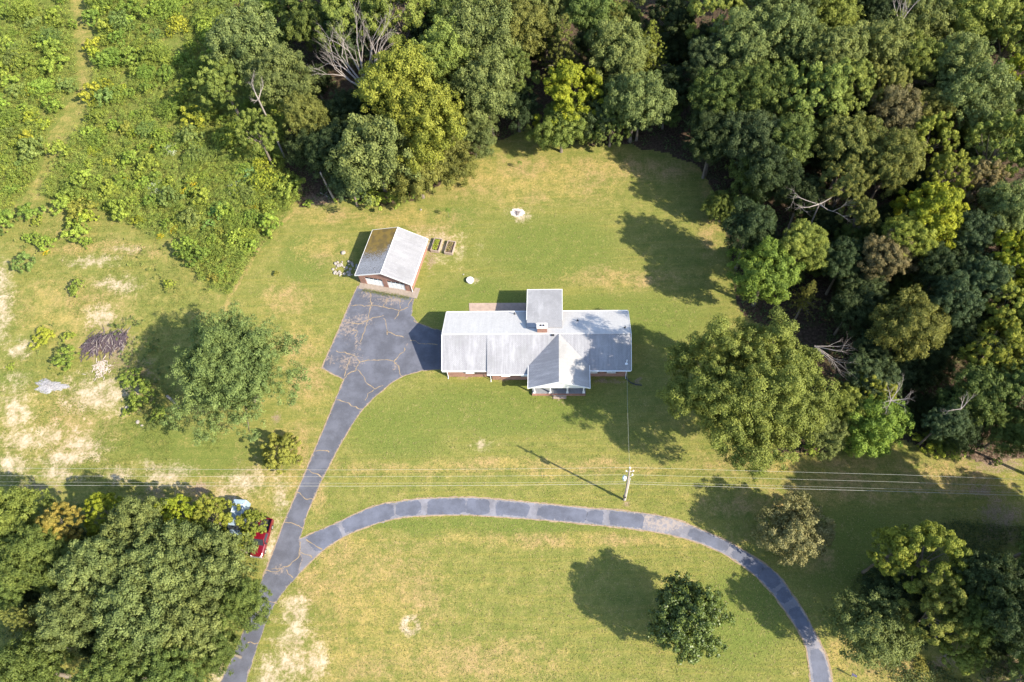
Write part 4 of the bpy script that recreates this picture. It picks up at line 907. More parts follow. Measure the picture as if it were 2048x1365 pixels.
# beyond the frame: the wood goes on (their shade falls into the picture)
OUTL = 'tree of the same wood standing just past the right edge of the photo'
for px, py, r, h in ((2110, 90, 60, 18), (2110, 200, 60, 18), (2110, 330, 60, 18), (2120, 450, 60, 17), (2110, 560, 60, 17), (2110, 680, 60, 16), (2120, 800, 60, 15), (2140, 900, 60, 14), (2085, 1290, 60, 16), (2150, 1190, 66, 20), (2090, 1110, 56, 18), (2140, 1060, 70, 21), (2230, 1130, 80, 22), (2180, 990, 56, 18), (2250, 1030, 80, 22), (2240, 1240, 80, 22), (2105, 1180, 60, 17), (2085, 1350, 60, 15), (2170, 1320, 70, 19), (2200, 1080, 70, 16), (2330, 1140, 80, 22), (2320, 1250, 80, 22)):
    tree(px, py, r, h, random.choice(['A1', 'A2', 'A3', 'A4', 'A5']), random.choice(['gr', 'sg', 'dk']), OUTL, 'trees past the right edge')
    if py > 950:
        tree(px+25, py+40, r*.9, h*.6, random.choice(['A1', 'A3', 'A5']), 'gr', OUTL, 'trees past the right edge')
for px in range(620, 2080, 130):
    tree(px, -70, 62, 17, random.choice(['A1', 'A2', 'A3', 'B1']), random.choice(['gr', 'sg', 'lg']), 'tree of the wood standing just past the top edge of the photo', 'trees past the top edge')
# understorey
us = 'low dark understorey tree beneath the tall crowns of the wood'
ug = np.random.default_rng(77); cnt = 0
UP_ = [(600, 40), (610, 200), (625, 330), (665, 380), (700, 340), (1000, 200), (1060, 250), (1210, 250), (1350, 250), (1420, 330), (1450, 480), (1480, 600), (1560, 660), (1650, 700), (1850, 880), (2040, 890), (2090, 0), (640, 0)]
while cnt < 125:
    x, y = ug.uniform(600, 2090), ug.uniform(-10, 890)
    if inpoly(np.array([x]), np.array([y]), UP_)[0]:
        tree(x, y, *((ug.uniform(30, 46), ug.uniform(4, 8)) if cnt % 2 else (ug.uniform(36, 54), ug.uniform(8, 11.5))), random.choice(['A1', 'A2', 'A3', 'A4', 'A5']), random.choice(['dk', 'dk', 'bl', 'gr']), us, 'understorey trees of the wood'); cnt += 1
for x, y in ((60, 1200), (180, 1190), (250, 1190), (330, 1210), (390, 1190), (450, 1220), (200, 1290), (340, 1300), (110, 1290), (410, 1090), (300, 1110), (150, 1090), (1830, 1180), (1920, 1220), (1990, 1200), (1840, 1260), (1980, 1290)):
    tree(x, y, 34, 6, random.choice(['A1', 'A3', 'A5']), 'dk', 'low dark tree under the crowns of the lower groves', 'understorey trees of the lower groves')
# ------------------------------------------------------------------ bare trees and boughs
def bough(b, p, d, L, r, depth, g, up=.15, kink=.35):
    pts = [Vector(p)]; q = Vector(p); d = Vector(d).normalized(); n = 4
    for i in range(n):
        d = (d+Vector((g.uniform(-1, 1), g.uniform(-1, 1), g.uniform(-1, 1)+up))*kink*.35).normalized(); q = q+d*L/n; pts.append(q.copy())
        if depth > 0 and i >= 1:
            for _ in range(1 if depth > 1 else 2):
                s = Vector((g.uniform(-1, 1), g.uniform(-1, 1), g.uniform(-.6, 1))); nd = (d+s*.75).normalized()
                bough(b, q, nd, L*g.uniform(.45, .68), r*.55*(1-.15*i), depth-1, g, up, kink)
    b.tube(pts, [r*(1-.8*i/n) for i in range(n+1)], 5 if r > .06 else 4, cap=False)
def bare_tree(px, py, z, hfork, dirs, L, r, depth, seed, label, base=None, mat='dead_wood', name='dead_tree'):
    p = at(px, py, z); g = random.Random(seed); o = thing(name, label, 'tree', (p[0], p[1], 0))
    b = MB(); b.tube([(0, 0, -.1), (.1, 0, hfork*.5), (0, 0, hfork)], [r*1.7, r*1.4, r*1.1], 8); b.build('trunk', M[mat], o)
    for d in dirs:
        b = MB(); bough(b, (0, 0, hfork-.1), d, L*g.uniform(.8, 1.1), r, depth, g); b.build('branch', M[mat], o)
bare_tree(735, 172, 11, 10.0, [(-1.0, .45, .55), (-.75, .75, .7), (-.35, .9, .8), (0, 1, .9), (.3, .9, .9), (.55, .7, .8), (-.2, .4, 1.2), (-1, .1, .4)], 8.2, .26, 3, 5, 'bare white dead tree fanning its branches above the wood')
bare_tree(1800, 45, 17.5, 17.2, [(-.4, .6, .8), (.1, .8, .8), (.5, .5, .8), (-.1, .2, 1)], 3.6, .11, 2, 6, 'bare twiggy treetop near the top right of the wood')
bare_tree(1632, 690, 9, 8.6, [(1, -.6, -.1), (.9, -1, -.1), (.6, -.3, .3), (.4, -1, .1), (1, -.1, .2)], 4.2, .09, 2, 7, 'dead tree with drooping grey branches behind the big maple')
bare_tree(1783, 800, 10.6, 10.4, [(-.8, -.9, .2), (1, .1, .3), (.5, .8, .6), (-.3, .6, .6), (.7, -.5, .3), (-.5, -.3, .5)], 2.3, .08, 2, 8, 'small bare white tree above the fresh green tree right of the big maple')
bare_tree(1640, 405, 13, 12.6, [(-1, .35, .1), (1, .35, .2), (-.5, -.2, .2), (.2, -.5, .2)], 4.6, .10, 2, 9, 'grey leafless boughs among the olive trees of the right wood')
bare_tree(515, 195, 15, 14.6, [(-.3, .5, .8), (.3, .8, .6), (0, -.6, .6)], 3.0, .12, 2, 10, 'bare grey limbs inside the airy tree at the meadow edge')
bare_tree(1925, 815, 12, 11.6, [(-1, -.3, .1), (.8, .6, .3), (.3, .9, .3)], 2.0, .07, 2, 11, 'bare grey limbs over the lower right corner of the wood')
o = thing('dead_tree', 'leaning grey snag with a mossy foot at the lawn edge above the garage', 'tree', tuple(at(671, 403)[:2])+(0,))
b = MB(); b.tube([(0, 0, -.1), (-.3, .1, 2), (-.9, .6, 7.2)], [.26, .20, .14], 8); b.build('trunk', M['dead_wood'], o)
b = MB(); b.tube([(.0, 0, -.05), (-.13, .05, 1.0)], [.31, .25], 8); b.build('moss_collar', simple('moss_green', (.20, .24, .03), .9), o)
def log(px0, py0, px1, py1, r, label, mat='dead_wood', z=.25):
    a, c = at(px0, py0, z), at(px1, py1, z); m = (a+c)/2; o = thing('fallen_log', label, 'log', (a[0], a[1], 0)); b = MB(); d = c-a
    b.tube([(0, 0, r), tuple(np.array([d[0]*.5+.1, d[1]*.5, r*1.1])), (d[0], d[1], r)], [r, r*.85, r*.6], 8); b.build('trunk', M[mat], o)
    b = MB(); b.tube([(d[0]*.4, d[1]*.4, r), (d[0]*.5+.5, d[1]*.5+.5, r+.5)], [r*.4, r*.15], 5); b.build('branch_stub', M[mat], o)
log(334, 792, 360, 818, .22, 'pale fallen log under the left side of the spoke-limbed tree')
log(640, 385, 660, 396, .10, 'thin fallen pole on the bare soil beside the leaning snag')

# ------------------------------------------------------------------ meadow, weeds
mg = np.random.default_rng(101); pts = []; tries = 0
BARE = [(350, 92, 24, 14), (280, 225, 16, 10), (160, 210, 22, 30), (365, 80, 30, 10), (300, 600, 60, 40)]
while len(pts) < 270 and tries < 60000:
    tries += 1; x, y = mg.uniform(-30, 600), mg.uniform(-60, 600); xa, ya = np.array([x]), np.array([y])
    if not inside_any(xa, ya, [MEAD, MEAD2, SPARSE])[0]: continue
    if any(ell(xa, ya, *e)[0] > .3 for e in BARE): continue
    if inpoly(xa, ya, SPARSE)[0] and mg.random() < .6: continue
    q = at(x, y); rad = mg.uniform(1.05, 1.35)*(1.0+1.25*mg.random()**2)
    if all((q[0]-p[0])**2+(q[1]-p[1])**2 > (.74*(rad+p[2]))**2*(.72 if tries > 15000 else 1) for p in pts): pts.append((q[0], q[1], rad, x, y))
SL_ = 0
SL = {'lg': 'light green leafy shrub in the overgrown meadow', 'yg': 'yellow-green shrub in the overgrown meadow', 'gr': 'mid green shrub in the overgrown meadow', 'bl': 'dull bluish green shrub in the overgrown meadow', 'ol': 'olive coloured shrub in the overgrown meadow'}
MC = {'lg': (.205, .290, .045), 'yg': (.245, .300, .035), 'gr': (.150, .225, .038), 'bl': (.140, .205, .052), 'ol': (.220, .240, .045)}
def shrub(x, y, rad, col, label, group, mesh=None, name='shrub', zs=1.0, jit=True, cat='shrub'):
    me = mesh or random.choice(SHRUB+SHRUBY[:1]); s = rad/1.25; o = link(name, me); o.location = (x, y, rad*.55*zs); o.scale = (s*random.uniform(.85, 1.15), s*random.uniform(.85, 1.15), 1.15*s*zs*random.uniform(.85, 1.2)); o.rotation_euler.z = random.random()*6.28
    b = MC.get(col) if isinstance(col, str) else col; b = b or C_[col]; j = random.uniform(.85, 1.15) if jit else 1; o.color = (b[0]*j*random.uniform(.9, 1.12), b[1]*j, b[2]*j, 1); return tag(o, label, cat, group)
for x, y, rad, px_, py_ in pts:
    k = random.choices(['lg', 'yg', 'gr', 'bl', 'ol'], [7, 1.6, 4, 1.0, .3])[0]
    shrub(x, y, rad, k, SL[k], 'shrubs of the overgrown meadow')
for px_, py_, r in ((350, 30, 30), (420, 55, 28), (330, 120, 26), (395, 160, 30), (300, 160, 24), (250, 60, 28), (230, 130, 24), (215, 20, 26), (450, 20, 26), (545, 25, 24), (420, 240, 30), (460, 290, 28), (350, 230, 26), (400, 320, 24), (240, 200, 26), (300, 270, 22), (205, 290, 24), (60, 40, 30), (110, 90, 24), (40, 130, 26), (90, 190, 26), (30, 250, 24), (500, 395, 20), (470, 450, 20), (500, 480, 18)):
    q = at(px_, py_); k = random.choice(['lg', 'gr', 'gr', 'bl']); rr_ = r*mpp(px_, py_)
    shrub(q[0], q[1], rr_, k, {'lg': 'tall spreading light green bush standing above the meadow brush', 'gr': 'tall spreading mid green bush standing above the meadow brush', 'bl': 'tall spreading bluish bush standing above the meadow brush'}[k], 'tall bushes of the overgrown meadow', mesh=random.choice(BIGB), zs=.9)
# single shrubs one can point to
for px_, py_, r, col, zs, lab in ((176, 432, 27, (.215, .225, .04), .9, 'round olive-yellow bush at the lower end of the meadow'), (70, 440, 34, 'gr', .8, 'dark spreading bush left of the round olive-yellow bush'), (60, 540, 20, 'bl', 1.3, 'young feathery green tree in the clearing near the left edge'),
        (163, 582, 18, 'gr', 1.0, 'bush casting a shadow above the brush pile'), (140, 725, 26, 'gr', .8, 'green bush beside the lower left of the brush pile'), (141, 680, 13, 'lg', .8, 'small fresh green bush left of the brush pile'), (85, 680, 24, 'yg', .4, 'low yellow-green bush in the clearing left of the brush pile'),
        (25, 735, 9, 'lg', .6, 'tiny fresh green bush near the left edge of the clearing'), (300, 800, 36, 'gr', .8, 'dark green bush under the left side of the spoke-limbed tree'), (270, 760, 24, 'gr', .6, 'green bush between the brush pile and the spoke-limbed tree'),
        (345, 575, 14, 'lg', .9, 'bush at the upper foot of the spoke-limbed tree'), (262, 825, 16, 'lg', .6, 'bright bush above the pale stones at the clearing'), (325, 830, 20, 'gr', .7, 'bush below the fallen log'), (555, 551, 6.5, 'ol', .9, 'small round weed clump alone on the lawn left of the driveway'),
        (755, 408, 26, 'lg', .8, 'bright bush at the wood edge right above the garage'), (800, 398, 30, 'gr', .8, 'leafy bush at the wood edge above the garage ridge'), (715, 400, 22, 'lg', .8, 'green bush at the wood edge above the garage left corner'), (838, 382, 22, 'gr', .9, 'bush at the wood edge right of the leafy one'),
        (585, 375, 22, 'gr', .8, 'bush on the bare soil left of the leaning snag'), (620, 410, 12, 'lg', .6, 'small bush on the lawn edge left of the leaning snag'), (1195, 295, 22, 'sg', .9, 'greyish bush at the lawn edge right of the fresh green tree'), (1905, 905, 24, 'lg', .8, 'light green bush at the lower edge of the wood above the power lines'),
        (1990, 925, 10, 'gr', .8, 'small green bush alone in the leaf litter'), (1860, 890, 30, 'yg', .6, 'yellow-green bush right of the fresh green tree at the wood edge'), (1840, 1330, 16, 'ol', .6, 'low bush at the lower tip of the lower right clump'), (1450, 440, 20, 'gr', .8, 'bush on the right lawn edge level with the raised beds'),
        (1470, 520, 20, 'gr', .8, 'bush on the right lawn edge left of the fresh green trees'), (1620, 905, 20, 'lg', .7, 'bush at the lower right foot of the big maple'), (1690, 895, 22, 'lg', .7, 'bush at the lawn edge below the fresh green tree')):
    q = at(px_, py_); shrub(q[0], q[1], r*mpp(px_, py_), col, lab, None, zs=zs, jit=False)
def leafplant(px_, py_, r, n, size, col, label, name, cat='plant', white=0):
    q = at(px_, py_); R0 = r*mpp(px_, py_); g = np.random.default_rng(int(px_)); o = thing(name, label, cat, (q[0], q[1], 0))
    a = g.random(n)*6.283; rr = R0*np.sqrt(g.random(n)); z = .5+1.4*(1-(rr/R0)**2)*g.uniform(.6, 1, n); P = np.stack([rr*np.cos(a), rr*np.sin(a), z], -1)
    nr = unit(np.stack([np.cos(a)*.4, np.sin(a)*.4, np.ones(n)], -1)+g.normal(size=(n, 3))*.25)
    V = []; Fc = []
    for i in range(n):                          # rounded leaves with a fold
        nn = Vector(nr[i]); u = nn.orthogonal().normalized(); u.rotate(Matrix.Rotation(g.random()*6.28, 3, nn)); v = nn.cross(u); s = size*g.uniform(.6, 1.1); c = Vector(P[i]); b0 = len(V)
        V.append(tuple(c-nn*s*.06)); 
        for k in range(7): t = k/7*6.283; V.append(tuple(c+u*math.cos(t)*s*.5+v*math.sin(t)*s*.46))
        for k in range(7): Fc.append([b0, b0+1+k, b0+1+(k+1) % 7])
    me = new_mesh('leaf', V, Fc, [M['leaf']]); at2 = me.attributes.new('v', 'FLOAT', 'FACE'); at2.data.foreach_set('value', np.repeat(g.random(n), 7).astype(np.float32))
    l_ = link('leaf', me, o); l_.color = (*col, 1); l_['kind'] = 'stuff'
    b = MB()
    for i in range(0, n, 6): b.tube([(0, 0, 0), (P[i][0]*.6, P[i][1]*.6, P[i][2]*.5), tuple(P[i]-np.array([0, 0, .03]))], [.04, .03, .015], 4)
    b.build('stem', M['bark'], o); return o
leafplant(495, 350, 25, 90, .62, (.095, .20, .075), 'blue-green plant with very large round leaves at the meadow edge', 'large_leaf_plant')
leafplant(440, 425, 24, 90, .55, (.13, .27, .060), 'fresh green plant with very large round leaves near the lawn edge', 'large_leaf_plant')
leafplant(420, 455, 15, 40, .45, (.13, .25, .055), 'smaller fresh green large-leaved plant just below the bigger one', 'large_leaf_plant')
def flowering(px_, py_, r, fcol, label, name, n=420, gcol='gr'):
    q = at(px_, py_); R0 = r*mpp(px_, py_); o = thing(name, label, 'plant', (q[0], q[1], 0)); g = np.random.default_rng(int(px_*3+py_))
    c = link('foliage', SHRUB[0], o); c.location = (0, 0, R0*.3); c.scale = (R0/1.25,)*3; c.color = (*MC[gcol], 1)
    k = 16; a = g.random(k)*6.28; rr = R0*.9*np.sqrt(g.random(k)); cc = np.stack([rr*np.cos(a), rr*np.sin(a), .35+R0*.75-rr*.3], -1); ids = g.integers(0, k, n)
    P = cc[ids]+g.normal(size=(n, 3))*np.array([.2, .2, .09])*min(1, R0/1.2); nr = unit(g.normal(size=(n, 3))*.5+np.array([0, 0, 1])); global rng; rng = g
    f = link('flowers', leaf_mesh('flowers', P, nr, np.full(n, .10), g.random(n), M['leaf'], .9), o); f.color = (*fcol, 1); f['kind'] = 'stuff'
YF = (.66, .54, .02); WF = (.55, .62, .46)
for px_, py_, r, lab in ((297, 325, 12, 'goldenrod clump by the bare spot in the meadow, brightest of the upper ones'), (282, 355, 8, 'small goldenrod clump below the brightest upper one'), (253, 363, 11, 'thin goldenrod clump left of the other upper ones'), (312, 297, 8, 'faint goldenrod tuft above the brightest upper one'), (386, 390, 22, 'largest goldenrod clump of the meadow'),
        (355, 465, 11, 'goldenrod clump at the lower rim of the meadow'), (365, 517, 7, 'small goldenrod clump alone in the grass below the meadow rim'), (322, 478, 8, 'faint goldenrod clump left of the one at the meadow rim'), (515, 418, 8, 'goldenrod tuft near the lawn corner'), (96, 510, 7, 'small orange-yellow flower clump in the clearing near the left edge')):
    flowering(px_, py_, r, YF, lab, 'goldenrod_clump', 130 if r < 15 else 420)
flowering(320, 385, 22, WF, 'shrub covered in white flowers left of the largest goldenrod clump', 'flowering_shrub', 500)
flowering(345, 308, 20, WF, 'paler shrub speckled with white flowers right of the upper goldenrods', 'flowering_shrub', 320)
flowering(475, 385, 18, WF, 'white-speckled shrub above the very large leaved plant by the lawn', 'flowering_shrub', 240)

def scatter_pts(polys, n, seed, xr=(-40, 620), yr=(-80, 640), noise_scale=3, thr=0.0, avoid=()):
    g = np.random.default_rng(seed); x = g.uniform(*xr, n*4); y = g.uniform(*yr, n*4); k = inside_any(x, y, polys)
    for e in avoid: k &= ~(ell(x, y, *e) > .35)
    x, y = x[k], y[k]; r = (x-CX)[:, None]*ROT[:, 0]+(-(y-CY))[:, None]*ROT[:, 1]-F*ROT[:, 2]; t = -H/r[:, 2]; W_ = CAM+r*t[:, None]
    nz = vnoise(W_[:, 0], W_[:, 1], noise_scale, seed); q = nz > thr; W_ = W_[q][:n]; return W_, nz[q][:n]
def weeds(name, label_mat_col, P, hz, size, seed, flat=.9, k=5):
    """low tangled plants: tufts of k leaves"""
    global rng; rng = np.random.default_rng(seed); n = len(P); c = np.repeat(P, k, 0)+rng.normal(size=(n*k, 3))*np.array([.22, .22, .0]); hh = np.repeat(hz, k)*rng.random(n*k)**.7; c[:, 2] = hh+.03
    nr = unit(rng.normal(size=(n*k, 3))*.6+np.array([0, 0, flat])); v = np.repeat(rng.random(n), k)*.5+rng.random(n*k)*.5
    o = link(name, leaf_mesh(name, c, nr, size*(.6+.8*rng.random(n*k)), v, M['leaf'], .5)); o.color = (*label_mat_col, 1); tag(o, kind='stuff'); return o
P, nz = scatter_pts([MEAD, MEAD2], 14000, 201, avoid=BARE[:3]); weeds('meadow_weeds', (.20, .245, .06), P, .25+1.1*np.clip(nz-.35, 0, 1), .22, 1)
P, nz = scatter_pts([MEAD, MEAD2], 6000, 202, thr=.5, avoid=BARE[:3]); weeds('meadow_weeds', (.25, .27, .05), P, .3+1.3*np.clip(nz-.35, 0, 1), .20, 2)
def brushmass(name, polys, n, seed, col, rr=(.35, .85), per=95, avoid=(), thr=.0, **kw):
    """a tangle of small bushes nobody could count"""
    global rng
    P, nz = scatter_pts(polys, n, seed, avoid=avoid, thr=thr, noise_scale=6, **kw); rng = np.random.default_rng(seed); n = len(P)
    R0 = rng.uniform(*rr, n)*(.7+.7*nz); per_ = np.full(n, per); k = 4
    cc = np.repeat(P, k, 0)+rng.normal(size=(n*k, 3))*np.repeat(R0, k)[:, None]*np.array([.5, .5, .0]); cc[:, 2] = np.repeat(R0, k)*rng.uniform(.45, 1.5, n*k)
    Pp, nr, sz, v = blob_leaves(cc, np.repeat(R0, k)*.42, np.full(n*k, per//k), .17, np.tile(np.array([0, 0, 1.]), (n*k, 1)), up=.6)
    bush = np.repeat(np.repeat(rng.random(n), k), per//k); v = v*.6+bush*.65-.12
    o = link(name, leaf_mesh(name, Pp, nr, sz, v, M['leaf'], .6)); o.color = (*col, 1); tag(o, kind='stuff'); return o
brushmass('meadow_brush', [MEAD, MEAD2], 2500, 301, (.175, .245, .046), per=100, rr=(.6, 1.8), avoid=BARE[:3]+[(160, 210, 26, 40)])
brushmass('clearing_brush', [[(10, 470), (330, 480), (380, 560), (340, 600), (300, 560), (240, 520), (60, 530)], [(60, 640), (110, 620), (150, 660), (165, 740), (130, 760), (70, 730)]], 150, 305, (.19, .23, .06), per=60, rr=(.25, .5), thr=.42, yr=(400, 1000))
brushmass('thicket', [[(225, 650), (280, 640), (330, 690), (360, 760), (350, 850), (300, 860), (260, 810), (245, 740)]], 230, 306, (.12, .165, .045), per=96, rr=(.5, 1.0), yr=(600, 900))
brushmass('meadow_brush', [MEAD, MEAD2], 900, 302, (.215, .268, .046), per=92, rr=(.6, 1.4), thr=.48, avoid=BARE[:3]+[(160, 210, 26, 40)])
CLEAR = [(0, 430), (200, 430), (330, 480), (420, 590), (450, 640), (440, 900), (430, 990), (0, 990)]
P, nz = scatter_pts([CLEAR], 7000, 203, yr=(420, 1000), thr=.46, noise_scale=5, avoid=[(s_[0], s_[1], s_[2]*.7, s_[3]*.7) for s_ in SAND]); weeds('clearing_grass', (.16, .20, .05), P, .06+.5*np.clip(nz-.5, 0, 1), .17, 3)
P, nz = scatter_pts([[(0, -60), (620, -60), (620, 600), (0, 600)]], 5000, 204, thr=.45); P = P[~inside_any(*pix(P), [LAWN])]; weeds('clearing_grass', (.19, .22, .06), P, .12+0*P[:, 0], .16, 5)
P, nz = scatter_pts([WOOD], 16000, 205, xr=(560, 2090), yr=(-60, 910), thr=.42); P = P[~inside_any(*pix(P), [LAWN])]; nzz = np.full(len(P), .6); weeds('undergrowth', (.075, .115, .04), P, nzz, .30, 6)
LR = [(1700, 1170), (1760, 1120), (1900, 1040), (2090, 1060), (2090, 1400), (1850, 1400), (1720, 1330)]
P, nz = scatter_pts([LR], 3500, 206, xr=(1680, 2090), yr=(1020, 1400), thr=.4); weeds('undergrowth', (.09, .12, .04), P, np.full(len(P), .4), .25, 7)
GRV = [(0, 1010), (440, 1000), (520, 1120), (500, 1240), (440, 1330), (400, 1400), (0, 1400)]
P, nz = scatter_pts([GRV], 6000, 207, xr=(-20, 530), yr=(1000, 1400), thr=.35); weeds('undergrowth', (.09, .13, .04), P, np.full(len(P), .5), .25, 8)
# grass tufts of the lawn: what makes it grainy from above
P, nz = scatter_pts([LAWN], 90000, 401, xr=(380, 2020), yr=(285, 1420)); qx, qy = pix(P)
keep = ~(inpoly(qx, qy, DR_L+DR_R) | inpoly(qx, qy, LP_O+LP_I) | inpoly(qx, qy, [(880, 605), (1045, 570), (1125, 570), (1270, 612), (1270, 760), (1180, 795), (1050, 795), (880, 760)]) | inpoly(qx, qy, [(700, 450), (925, 460), (925, 520), (850, 600), (700, 575)]))
for e in SAND[-12:]: keep &= ell(qx, qy, *e, soft=.6) < .4
P = P[keep]; n3 = len(P)//3
for nm_, a_, b_, c_ in ((1, 0, n3, (.155, .185, .045)), (2, n3, 2*n3, (.215, .215, .065)), (3, 2*n3, 3*n3, (.30, .245, .12))):
    weeds('lawn_tufts', c_, P[a_:b_], np.full(b_-a_, .05), .15, 410+nm_, flat=1.2, k=1)
# strip of apron weeds
P = np.array([(*lg(1.2+8.3*i/600., -.95-.18*random.random()), 0) for i in range(600)]); weeds('apron_weeds', (.14, .17, .03), P, np.full(len(P), .12), .10, 9, k=3)

# ------------------------------------------------------------------ utility pole and wires
pb = at(1248.5, 1000.5); pole = thing('utility_pole', 'wooden utility pole with a pale grey transformer on the front lawn', 'utility pole', (pb[0], pb[1], 0))
def ztop(y):                                     # height on the pole seen at photo row y
    z = 0
    while pix(pb+np.array([0, 0, z]))[1] > y and z < 20: z += .05
    return z
HT = ztop(936.5); b = MB(); b.tube([(0, 0, -.2), (-.05, 0, HT*.5), (-.18, 0, HT)], [.17, .145, .11], 10); b.build('post', M['pole_wood'], pole)
b = MB(); b.tube([(-.17, 0, HT), (-.17, 0, HT+.12)], [.10, .13], 8); b.tube([(-.17, 0, HT+.12), (-.17, 0, HT+.28)], [.13, .06], 8); b.build('insulator', M['porcelain'], pole)
zt = ztop(956); b = MB(); b.tube([(-.62, -.02, zt-.45), (-.62, -.02, zt+.35)], .27, 14); b.tube([(-.62, -.02, zt+.35), (-.62, -.02, zt+.47)], [.27, .12], 14); tf = b.build('transformer', M['transformer_grey'], pole)
b = MB(); b.tube([(-.62, -.02, zt+.45), (-.62, -.02, zt+.68)], .05, 6); b.build('bushing', M['porcelain'], tf)
b = MB(); b.box(-.36, -.1, -.08, .04, zt-.2, zt-.08); b.box(-.36, -.1, -.08, .04, zt+.1, zt+.22); b.build('bracket', M['dark_wood'], tf)
zc_ = ztop(943.5); b = MB(); b.box(-.62, .42, -.05, .05, zc_-.06, zc_+.06); b.build('crossarm', M['pole_wood'], pole)
for x in (-.55, .36): b = MB(); b.tube([(x, 0, zc_+.06), (x, 0, zc_+.28)], [.07, .09], 8); b.build('insulator', M['porcelain'], pole)
zi = ztop(950.5); b = MB(); b.tube([(.0, 0, zi-.9), (.32, 0, zi-.2), (.34, 0, zi)], .045, 6); b.build('bracket', M['white_metal'], pole); b = MB(); b.tube([(.34, 0, zi), (.34, 0, zi+.25)], [.12, .09], 8); b.build('insulator', M['porcelain'], pole)
b = MB(); b.tube([(.17, -.05, 0), (.14, -.05, HT*.7)], .05, 6); b.build('cable_guard', M['white_metal'], pole)
b = MB(); b.tube([(-.05, -.02, 1.5), (-.05, -.02, 2.0)], [.24, .24], 10); b.build('cable_box', M['pipe_black'], pole)
WR = [(936.2, [(-400, 932), (0, 936.5), (350, 939), (700, 940.3), (1000, 938.5)], [(1500, 942), (1800, 950), (2048, 959.5), (2500, 979)], .010, 'uppermost of the overhead wires crossing the front lawn'),
      (950.5, [(-400, 948), (0, 951.8), (350, 953.3), (700, 954), (1000, 952.5)], [(1500, 956.5), (1800, 964.5), (2048, 973.5), (2500, 992)], .010, 'second overhead wire from the top across the front lawn'),
      (964.6, [(-400, 961), (0, 964), (350, 965.8), (700, 967), (1000, 966)], [(1500, 970.5), (1800, 978.5), (2048, 986), (2500, 1002)], .009, 'third overhead wire from the top across the front lawn'),
      (968.8, [(-400, 968), (0, 970.8), (350, 972), (700, 972.8), (1000, 971)], [(1500, 975.5), (1800, 983.5), (2048, 991.5), (2500, 1008)], .016, 'lowest and thickest overhead cable across the front lawn')]
for yp, L, Rr, rad, lab in WR:
    zz = ztop(yp)+.12; P_ = [at(x, y, zz) for x, y in L]+[np.array([pb[0]-.05, pb[1], zz])]+[at(x, y, zz) for x, y in Rr]
    o = thing('overhead_wire', lab, 'wire', (pb[0], pb[1], zz), 0, 'overhead wires'); b = MB(); b.tube([tuple(p-np.array([pb[0], pb[1], zz])) for p in P_], rad, 5); 
    COL.objects.unlink(o); bpy.data.objects.remove(o); o = b.build('overhead_wire', M['wire'], None, loc=(pb[0], pb[1], zz)); tag(o, lab, 'wire', 'overhead wires')
mw = house.matrix_basis @ Vector((28.3, .6, 4.85)); A_ = Vector((pb[0]-.15, pb[1], HT-.6)); b = MB(); ps = []
for i in range(15):
    t = i/14; p = A_.lerp(mw, t); p.z -= 1.1*4*t*(1-t); ps.append(p-A_)
b.tube(ps, .012, 5); tag(b.build('service_wire', M['wire'], None, loc=tuple(A_)), 'thin service wire running from the utility pole to the right end of the house roof', 'wire')

# ------------------------------------------------------------------ vehicles
def wheel(parent, x, y, r=.38, w=.24, rim='chrome'):
    s = 1 if y > 0 else -1; b = MB(); b.tube([(x, y-w/2*s, r), (x, y-w*.35*s, r), (x, y+w*.35*s, r), (x, y+w/2*s, r)], [r*.9, r, r, r*.9], 18); wh = b.build('wheel', M['rubber'], parent)
    b = MB(); b.tube([(x, y+w/2*s, r), (x, y+w*.56*s, r)], [r*.60, r*.5], 14); b.build('rim', M[rim], wh)
def ring_loft(b, secs):
    """secs: list of lists of points (same count), joined into a closed skin"""
    base = len(b.V); n = len(secs[0])
    for s in secs: b.V += [tuple(p) for p in s]
    for i in range(len(secs)-1):
        for k in range(n): k2 = (k+1) % n; b.F.append([base+i*n+k, base+i*n+k2, base+(i+1)*n+k2, base+(i+1)*n+k])
    b.F.append([base+k for k in reversed(range(n))]); b.F.append([base+(len(secs)-1)*n+k for k in range(n)])
def sec(x, hw, z0, z1, r=.15): return [(x, -hw, z0), (x, -hw-.02, (z0+z1)/2), (x, -hw+.03, z1-r*.6), (x, -hw+r, z1), (x, 0, z1+.03), (x, hw-r, z1), (x, hw-.03, z1-r*.6), (x, hw+.02, (z0+z1)/2), (x, hw, z0)]
def axis(p0, p1, z):                             # rear px, front px
    a, c = at(*p0, z), at(*p1, z); m = (a+c)/2; d = c-a; return (m[0], m[1], 0), math.atan2(d[1], d[0]), float(np.hypot(d[0], d[1]))
loc, rz, L = axis((533, 1042), (513, 1110), .8); print('pickup length', L)
pk = thing('pickup_truck', 'red pickup truck parked beside the driveway, half under yellow-green foliage', 'pickup truck', loc, rz)
b = MB(); ring_loft(b, [sec(2.72, .80, .45, .80), sec(2.62, .90, .40, .98), sec(2.2, .96, .38, 1.06), sec(1.25, .98, .38, 1.14), sec(.95, .98, .38, 1.16), sec(-.75, .98, .38, 1.16), sec(-.80, .98, .38, .72)]); bd = b.build('body', M['red_paint'], pk)
b = MB(); b.box(-2.75, -.82, -.98, -.86, .45, 1.18); b.box(-2.75, -.82, .86, .98, .45, 1.18); b.box(-2.80, -2.70, -.855, .855, .5, 1.16); b.box(-.86, -.82, -.855, .855, .5, 1.18); b.build('bed_side', M['red_paint'], pk)
b = MB(); b.box(-2.70, -.87, -.855, .855, .5, .62); b.build('bed_floor', M['pipe_black'], pk)
